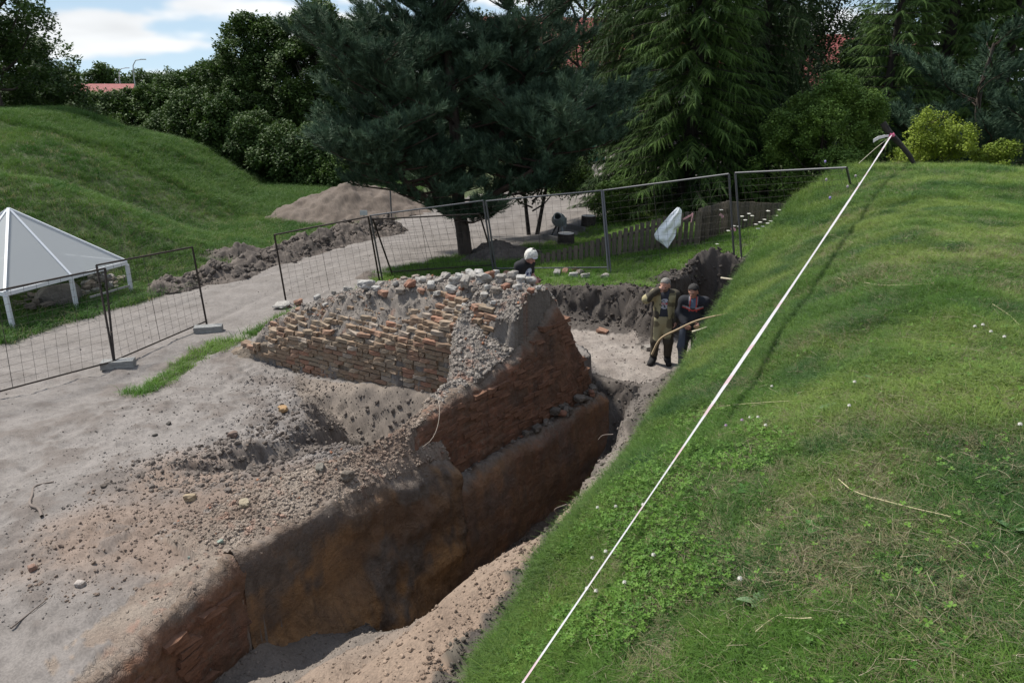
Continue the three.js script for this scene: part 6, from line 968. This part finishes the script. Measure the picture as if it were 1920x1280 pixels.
// ---------------------------------------------------------------- people
function netMesh(sdf, lo, hi, h, color) {          // surface nets over a distance field
  const nx = Math.ceil((hi[0] - lo[0]) / h) + 1, ny = Math.ceil((hi[1] - lo[1]) / h) + 1, nz = Math.ceil((hi[2] - lo[2]) / h) + 1, D = new Float32Array(nx * ny * nz), id = new Int32Array(nx * ny * nz).fill(-1), p = [], c = [], idx = [], at = (i, j, k) => (k * ny + j) * nx + i;
  for (let k = 0; k < nz; k++) for (let j = 0; j < ny; j++) for (let i = 0; i < nx; i++) D[at(i, j, k)] = sdf(lo[0] + i * h, lo[1] + j * h, lo[2] + k * h);
  const E = [[0, 1], [0, 2], [0, 4], [1, 3], [1, 5], [2, 3], [2, 6], [3, 7], [4, 5], [4, 6], [5, 7], [6, 7]];
  for (let k = 0; k < nz - 1; k++) for (let j = 0; j < ny - 1; j++) for (let i = 0; i < nx - 1; i++) {
    const v = []; let m = 0; for (let q = 0; q < 8; q++) { const d = D[at(i + (q & 1), j + (q >> 1 & 1), k + (q >> 2))]; v.push(d); if (d < 0) m |= 1 << q; } if (m === 0 || m === 255) continue;
    let x = 0, y = 0, z = 0, n = 0; for (const [a, b] of E) if ((v[a] < 0) !== (v[b] < 0)) { const t = v[a] / (v[a] - v[b]); x += (a & 1) + ((b & 1) - (a & 1)) * t; y += (a >> 1 & 1) + ((b >> 1 & 1) - (a >> 1 & 1)) * t; z += (a >> 2) + ((b >> 2) - (a >> 2)) * t; n++; }
    const X = lo[0] + (i + x / n) * h, Y = lo[1] + (j + y / n) * h, Z = lo[2] + (k + z / n) * h; id[at(i, j, k)] = p.length / 3; p.push(X, Y, Z); c.push(...color(X, Y, Z));
  }
  const quad = (a, b, d, e, f) => { if (a < 0 || b < 0 || d < 0 || e < 0) return; f ? idx.push(a, b, d, b, e, d) : idx.push(a, d, b, b, d, e); };
  for (let k = 1; k < nz - 1; k++) for (let j = 1; j < ny - 1; j++) for (let i = 1; i < nx - 1; i++) {
    const s = D[at(i, j, k)] < 0;
    if (s !== D[at(i + 1, j, k)] < 0) quad(id[at(i, j - 1, k - 1)], id[at(i, j, k - 1)], id[at(i, j - 1, k)], id[at(i, j, k)], s);
    if (s !== D[at(i, j + 1, k)] < 0) quad(id[at(i - 1, j, k - 1)], id[at(i, j, k - 1)], id[at(i - 1, j, k)], id[at(i, j, k)], !s);
    if (s !== D[at(i, j, k + 1)] < 0) quad(id[at(i - 1, j - 1, k)], id[at(i, j - 1, k)], id[at(i - 1, j, k)], id[at(i, j, k)], s);
  }
  const g = new THREE.BufferGeometry(); g.setAttribute('position', new THREE.Float32BufferAttribute(p, 3)); g.setAttribute('color', new THREE.Float32BufferAttribute(c, 3)); g.setIndex(idx); g.computeVertexNormals(); return g;
}
function cap(x, y, z, b) { const dx = b[3] - b[0], dy = b[4] - b[1], dz = b[5] - b[2], t = clamp(((x - b[0]) * dx + (y - b[1]) * dy + (z - b[2]) * dz) / (dx * dx + dy * dy + dz * dz + 1e-9)); return Math.hypot(x - b[0] - dx * t, y - b[1] - dy * t, (z - b[2] - dz * t) * (b[8] ?? 1)) - mix(b[6], b[7], t); }
const smin = (a, b, k) => { const h = Math.max(k - Math.abs(a - b), 0) / k; return Math.min(a, b) - h * h * k * 0.25; };
function field(bones, k, inflate = 0) { return (x, y, z) => { let d = 9; for (const b of bones) { const e = cap(x, y, z, b); d = d > 5 ? e : smin(d, e, k); } return d - inflate; }; }
const bone = (a, b, ra, rb, sq) => [...a, ...b, ra, rb, sq];
function bounds(bones, pad) { const lo = [9, 9, 9], hi = [-9, -9, -9]; for (const b of bones) for (const q of [0, 3]) for (let i = 0; i < 3; i++) { const r = Math.max(b[6], b[7]) + pad; lo[i] = Math.min(lo[i], b[q + i] - r); hi[i] = Math.max(hi[i], b[q + i] + r); } return [lo, hi]; }
const clothM = new THREE.MeshStandardMaterial({ vertexColors: true, roughness: 0.92 }), skinM = new THREE.MeshStandardMaterial({ vertexColors: true, roughness: 0.6 });
function geoMerge(list) { return mergeGeometries(list.map((g) => g)); }
function person(label, pos, yaw, J, o) {
  const t = thing('person', label, 'person', pos); t.rotation.y = yaw; t.scale.setScalar(o.size ?? 1);
  const torso = [bone(J.neck, J.chest, 0.06, 0.12, 1.25), bone(J.chest, J.waist, 0.155, 0.15, 1.35), bone(J.waist, J.pelvis, 0.145, 0.155, 1.25), bone(J.shL, J.shR, 0.075, 0.075)], arms = [bone(J.shL, J.elL, 0.062, 0.046), bone(J.elL, J.wrL, 0.045, 0.03), bone(J.shR, J.elR, 0.062, 0.046), bone(J.elR, J.wrR, 0.045, 0.03)];
  const legs = [bone(J.hipL, J.knL, 0.092, 0.062), bone(J.knL, J.anL, 0.06, 0.042), bone(J.hipR, J.knR, 0.092, 0.062), bone(J.knR, J.anR, 0.06, 0.042)], feet = [bone(J.anL, J.toL, 0.046, 0.036), bone(J.anR, J.toR, 0.046, 0.036)];
  const head = new THREE.Matrix4().compose(new THREE.Vector3(...J.head), new THREE.Quaternion().setFromEuler(new THREE.Euler(o.nod ?? 0, o.turn ?? 0, o.tilt ?? 0, 'YXZ')), new THREE.Vector3(1, 1, 1)), inv = head.clone().invert(), q = new THREE.Vector3();
  const neck = [bone(J.neck, J.head, 0.055, 0.05)];
  // the head in its own axes: +z is the face
  const headF = (x, y, z) => {
    let d = cap(x, y * 0.86, z, bone([0, 0.03, -0.02], [0, 0.03, 0.0], 0.092, 0.086)); d = smin(d, cap(x, y, z, bone([0, -0.045, 0.03], [0, -0.075, 0.045], 0.056, 0.038)), 0.05);
    d = smin(d, cap(x, y, z, bone([0, 0.01, 0.088], [0, -0.022, 0.108], 0.009, 0.014)), 0.018); d = smin(d, cap(x, y, z, bone([-0.04, 0.026, 0.08], [0.04, 0.026, 0.08], 0.012, 0.012)), 0.015);
    for (const s of [-1, 1]) { d = smin(d, cap(x, y, z, bone([s * 0.085, 0.015, -0.005], [s * 0.088, -0.025, 0.0], 0.016, 0.011)), 0.008); d = Math.max(d, 0.011 - Math.hypot(x - s * 0.033, y - 0.008, z - 0.09)); }
    return d;
  };
  const skin = o.skin ?? [0.42, 0.23, 0.16], faceC = (x, y, z) => { for (const s of [-1, 1]) if (Math.hypot(x - s * 0.033, (y - 0.006) * 1.4, z - 0.08) < 0.013) return [0.06, 0.045, 0.04]; if (Math.abs(y + 0.052) < 0.006 && Math.abs(x) < 0.026 && z > 0.06) return [0.28, 0.1, 0.09]; if (o.beard && z > 0.0 && y < -0.03 && !(Math.abs(x) < 0.02 && y > -0.045)) return o.beard; return [skin[0] * (1 + 0.12 * n3(x * 40, y * 40, z * 40)), skin[1], skin[2]]; };
  const headG = netMesh(headF, [-0.12, -0.14, -0.14], [0.12, 0.15, 0.14], 0.006, faceC).applyMatrix4(head);
  const all = [...torso, ...arms, ...legs, ...feet, ...neck], [lo, hi] = bounds(all, 0.05), bodyF = field(all, 0.05);
  const bodyG = netMesh(bodyF, lo, hi, 0.016, () => skin);
  const handG = (wr, dir, palm, curl) => {                 // five separate fingers on a palm
    const d = new THREE.Vector3(...dir).normalize(), n = new THREE.Vector3(...palm).normalize(), s = new THREE.Vector3().crossVectors(d, n).normalize(), w = new THREE.Vector3(...wr), P = (a, b, c) => w.clone().addScaledVector(d, a).addScaledVector(s, b).addScaledVector(n, c).toArray(), B = [bone(P(0, 0, 0), P(0.07, 0, 0), 0.028, 0.03)], pal = [-0.03, -0.01, 0.01, 0.03].map((b) => bone(P(0.03, b, 0), P(0.085, b, 0.002), 0.014, 0.013));
    const fs = [-0.03, -0.01, 0.01, 0.03].flatMap((b, i) => { const L = [0.03, 0.036, 0.034, 0.026][i], c = curl; return [bone(P(0.085, b, 0.002), P(0.085 + L * Math.cos(c * 0.5), b * 1.15, L * Math.sin(c * 0.5)), 0.0098, 0.009), bone(P(0.085 + L * Math.cos(c * 0.5), b * 1.15, L * Math.sin(c * 0.5)), P(0.085 + L * (Math.cos(c * 0.5) + 0.9 * Math.cos(c * 1.3)), b * 1.2, L * (Math.sin(c * 0.5) + 0.9 * Math.sin(c * 1.3))), 0.009, 0.0078)]; });
    const th = [bone(P(0.02, -0.032, 0.004), P(0.055, -0.062, 0.018), 0.014, 0.011), bone(P(0.055, -0.062, 0.018), P(0.085, -0.066, 0.03), 0.0105, 0.009)], A = [...B, ...pal, ...fs, ...th], [l, h2] = bounds(A, 0.02), f1 = field([...B, ...pal], 0.02), f2 = (x, y, z) => { let e = f1(x, y, z); for (const b of [...fs, ...th]) e = smin(e, cap(x, y, z, b), 0.006); return e; };
    return netMesh(f2, l, h2, 0.0055, () => skin);
  };
  part('body', geoMerge([bodyG, headG, handG(J.wrL, J.handL, J.palmL, o.curlL ?? 0.7), handG(J.wrR, J.handR, J.palmR, o.curlR ?? 0.8)]), skinM, t);
  const garment = (name, bones, k, inf, color, cut, hgt = 0.014) => { const [l, h2] = bounds(bones, inf + 0.03), f = field(bones, k, inf); part(name, netMesh((x, y, z) => { const d = f(x, y, z) + 0.006 * n3(x * 14, y * 9, z * 14); return cut ? Math.max(d, cut(x, y, z)) : d; }, l, h2, hgt, color), clothM, t); };
  if (o.hair) part('hair', netMesh((x, y, z) => Math.max(headF(x, y, z) - o.hair.thick - 0.004 * n3(x * 60, y * 60, z * 60), o.hair.line(x, y, z)), [-0.16, -0.2, -0.2], [0.16, 0.17, 0.16], 0.007, (x, y, z) => { const s = 0.85 + 0.25 * n3(x * 90, y * 20, z * 90); return o.hair.c.map((v) => v * s); }).applyMatrix4(head), clothM, t);
  o.clothes({ torso, arms, legs, feet, garment, t, head, headF });
  return t;
}
{
  // bearded man in a camouflage jacket, hand to his brow
  const fA = pd(1240, 640, 14.9), yA = ground(fA[0], fA[2])[0];
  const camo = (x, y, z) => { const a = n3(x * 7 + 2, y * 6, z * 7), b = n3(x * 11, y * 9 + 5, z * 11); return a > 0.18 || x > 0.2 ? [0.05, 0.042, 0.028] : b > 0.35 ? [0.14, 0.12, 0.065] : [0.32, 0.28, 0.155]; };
  person('bearded man in an open camouflage jacket holding a hand to his brow', V(fA[0], yA, fA[2]), -0.12,
    { head: [0.0, 1.575, 0.07], neck: [0, 1.44, 0.0], chest: [0, 1.27, 0.01], waist: [0, 1.03, 0.02], pelvis: [0.01, 0.9, 0], shL: [-0.17, 1.385, 0], shR: [0.18, 1.38, -0.01], elL: [-0.33, 1.32, 0.13], wrL: [-0.15, 1.515, 0.2], handL: [0.85, 0.42, -0.1], palmL: [0.1, -0.2, -0.95], elR: [0.26, 1.12, -0.03], wrR: [0.235, 0.9, 0.05], handR: [-0.05, -1, 0.12], palmR: [-1, 0, 0.2], hipL: [-0.09, 0.88, 0], knL: [-0.12, 0.48, 0.04], anL: [-0.13, 0.09, -0.01], toL: [-0.2, 0.035, 0.15], hipR: [0.1, 0.88, 0], knR: [0.13, 0.48, 0.03], anR: [0.14, 0.09, -0.04], toR: [0.16, 0.035, 0.12] },
    { size: 1.04, nod: 0.3, turn: -0.45, beard: [0.2, 0.14, 0.1], skin: [0.44, 0.24, 0.17], curlL: 0.5, hair: { thick: 0.007, c: [0.2, 0.185, 0.165], line: (x, y, z) => Math.min(Math.max(z + 0.005, -0.05 - y), Math.max(0.075 - y, z - 0.05 - (y - 0.07) * 0.6)) },
      clothes: ({ torso, arms, legs, feet, garment }) => {
        const print = (x, y, z) => { const u = x - 0.005, v = y - 1.24, r = Math.hypot(u, v * 1.05); if (z > 0 && r < 0.1) { if (Math.abs(v) < 0.018 && Math.abs(u) < 0.075) return n2(u * 90, v * 60) > -0.2 ? [0.42, 0.06, 0.07] : [0.5, 0.48, 0.48]; if (r > 0.082 || n2(u * 60, v * 60) > 0.15) return [0.42, 0.43, 0.46]; } return [0.03, 0.032, 0.042]; };
        garment('t_shirt', torso, 0.06, 0.016, print, (x, y) => 0.93 - y, 0.012);
        garment('jacket', [...torso, ...arms], 0.05, 0.032, camo, (x, y, z) => Math.max(0.80 - y, z > 0 ? 0.075 + 0.02 * Math.sin(y * 9) - Math.abs(x - 0.0) : -1, 0.0 - 9));
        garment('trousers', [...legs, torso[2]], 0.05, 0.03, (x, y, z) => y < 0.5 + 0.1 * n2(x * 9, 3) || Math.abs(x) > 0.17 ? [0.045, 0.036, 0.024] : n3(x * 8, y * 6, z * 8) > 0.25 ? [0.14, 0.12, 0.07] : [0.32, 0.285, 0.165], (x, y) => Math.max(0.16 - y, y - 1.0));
        garment('boots', [...feet, legs[1], legs[3]], 0.03, 0.02, () => [0.012, 0.011, 0.011], (x, y) => y - 0.3);
      } });
  // man in a dark work jacket with red piping
  const fB = pd(1296, 620, 14.45), yB = ground(fB[0], fB[2])[0];
  person('dark-haired man in a navy work jacket with red piping looking down', V(fB[0], yB, fB[2]), -0.25,
    { head: [-0.015, 1.565, 0.07], neck: [0, 1.43, 0.0], chest: [0.01, 1.25, 0.01], waist: [0.02, 1.02, 0.02], pelvis: [0.02, 0.9, 0], shL: [-0.17, 1.365, 0.01], shR: [0.2, 1.365, 0], elL: [-0.24, 1.13, 0.02], wrL: [-0.12, 0.97, 0.17], handL: [0.6, -0.5, 0.5], palmL: [0.5, -0.2, -0.8], elR: [0.31, 1.12, -0.02], wrR: [0.17, 0.98, 0.16], handR: [-0.6, -0.4, 0.5], palmR: [-0.5, -0.2, -0.8], hipL: [-0.08, 0.88, 0], knL: [-0.14, 0.5, 0.09], anL: [-0.12, 0.09, 0], toL: [-0.17, 0.035, 0.15], hipR: [0.1, 0.88, 0], knR: [0.12, 0.48, 0.02], anR: [0.12, 0.09, -0.03], toR: [0.15, 0.035, 0.13] },
    { size: 1.02, nod: 0.34, turn: -0.4, skin: [0.42, 0.225, 0.155], hair: { thick: 0.013, c: [0.03, 0.027, 0.025], line: (x, y, z) => Math.min(Math.max(z + 0.005, -0.05 - y), Math.max(0.066 - y, z - 0.062 - (y - 0.07) * 0.6)) },
      clothes: ({ torso, arms, legs, feet, garment }) => {
        garment('shirt', torso, 0.06, 0.014, () => [0.09, 0.12, 0.17], (x, y) => 0.95 - y);
        garment('jacket', [...torso, ...arms], 0.05, 0.03, (x, y, z) => { if (z > 0.05 && Math.abs(x) < 0.19) { const l = y - (1.225 + 0.25 * Math.abs(x)); if (Math.abs(l) < 0.011) return [0.5, 0.05, 0.035]; if (l > 0.011 && l < 0.04 && Math.abs(x) > 0.05) return [0.3, 0.29, 0.3]; if (Math.abs(Math.abs(x) - 0.055 - (1.42 - y) * 0.05) < 0.012 && y > 1.2) return [0.4, 0.06, 0.05]; if (y > 1.33 && Math.abs(x) < 0.08) return [0.2, 0.2, 0.22]; } return n3(x * 9, y * 8, z * 9) > 0.4 ? [0.02, 0.022, 0.028] : [0.012, 0.013, 0.018]; }, (x, y, z) => Math.max(0.83 - y, z > 0 && y > 1.28 ? 0.045 - Math.abs(x) : -1), 0.012);
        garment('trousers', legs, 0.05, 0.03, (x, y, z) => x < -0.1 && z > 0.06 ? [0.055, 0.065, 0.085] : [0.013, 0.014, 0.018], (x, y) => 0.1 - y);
        garment('boots', feet, 0.03, 0.02, () => [0.015, 0.014, 0.013]);
      } });
  // white-haired person behind the ruin, head bent over a phone
  const fC = pd(985, 500, 14.9), yC = ground(fC[0], fC[2])[0];
  const w = person('white-haired person in a black T-shirt with a round white emblem, looking down', V(fC[0] - 0.03, yC, fC[2]), 0.95,
    { head: [0.0, 1.46, 0.16], neck: [0, 1.36, 0.03], chest: [0, 1.2, 0.0], waist: [0, 0.98, -0.02], pelvis: [0, 0.88, -0.04], shL: [-0.17, 1.3, 0.02], shR: [0.17, 1.3, 0.02], elL: [-0.22, 1.06, 0.02], wrL: [-0.08, 1.02, 0.25], handL: [0.3, 0.1, 0.9], palmL: [0.8, 0, -0.3], elR: [0.23, 1.06, 0.02], wrR: [0.07, 1.02, 0.26], handR: [-0.3, 0.1, 0.9], palmR: [-0.8, 0, -0.3], hipL: [-0.09, 0.86, -0.03], knL: [-0.09, 0.46, 0], anL: [-0.09, 0.09, -0.02], toL: [-0.11, 0.035, 0.13], hipR: [0.09, 0.86, -0.03], knR: [0.09, 0.46, 0.02], anR: [0.09, 0.09, 0], toR: [0.11, 0.035, 0.15] },
    { size: 1.05, nod: 0.5, turn: -0.05, skin: [0.46, 0.24, 0.19], hair: { thick: 0.03, c: [0.62, 0.6, 0.54], line: (x, y, z) => Math.max(z - 0.045 - (y - 0.02) * 0.9, -0.12 - y) },
      clothes: ({ torso, arms, legs, feet, garment, t, head, headF }) => {
        garment('t_shirt', [...torso, arms[0], arms[2]], 0.06, 0.022, (x, y, z) => { const u = x, v = y - 1.14, r = Math.hypot(u, v); if (z > 0.02 && r < 0.105) { if (r > 0.088) return [0.45, 0.5, 0.6]; if (Math.abs(v - 0.0) < 0.026) return Math.abs(u) < 0.075 && n2(u * 70 + 4, 2) > -0.15 ? [0.04, 0.05, 0.14] : [0.6, 0.64, 0.7]; return r > 0.07 && n2(Math.atan2(v, u) * 9, 1) > 0.2 ? [0.14, 0.17, 0.28] : [0.56, 0.61, 0.68]; } return [0.012, 0.012, 0.015]; }, (x, y, z) => Math.max(0.86 - y, Math.abs(x) > 0.2 ? 1.1 - y : -1), 0.011);
        garment('trousers', legs, 0.05, 0.03, () => [0.015, 0.015, 0.02]); garment('shoes', feet, 0.03, 0.018, () => [0.05, 0.05, 0.05]);
        part('headscarf', netMesh((x, y, z) => Math.max(headF(x, y, z) - 0.026, 0.05 - y - z * 0.1, -0.02 - z, z - 0.2), [-0.16, 0, -0.1], [0.16, 0.18, 0.17], 0.007, (x, y, z) => z < 0.012 || y < 0.058 - z * 0.1 ? [0.05, 0.055, 0.07] : [0.6, 0.62, 0.68]).applyMatrix4(head), clothM, t);
      } });
  const ph = w.localToWorld(new THREE.Vector3(0, 1.03, 0.4)); const phone = single('phone', box(0.075, 0.012, 0.15), mat([0.02, 0.02, 0.022], 0.3), 'dark phone held in the hands of the white-haired person', 'phone'); w.updateMatrixWorld(true); phone.position.copy(w.localToWorld(new THREE.Vector3(0, 1.035, 0.36))); phone.rotation.set(-0.3, 0.95, 0, 'YXZ');
}
scene.updateMatrixWorld(true);
renderer.render(scene, camera);
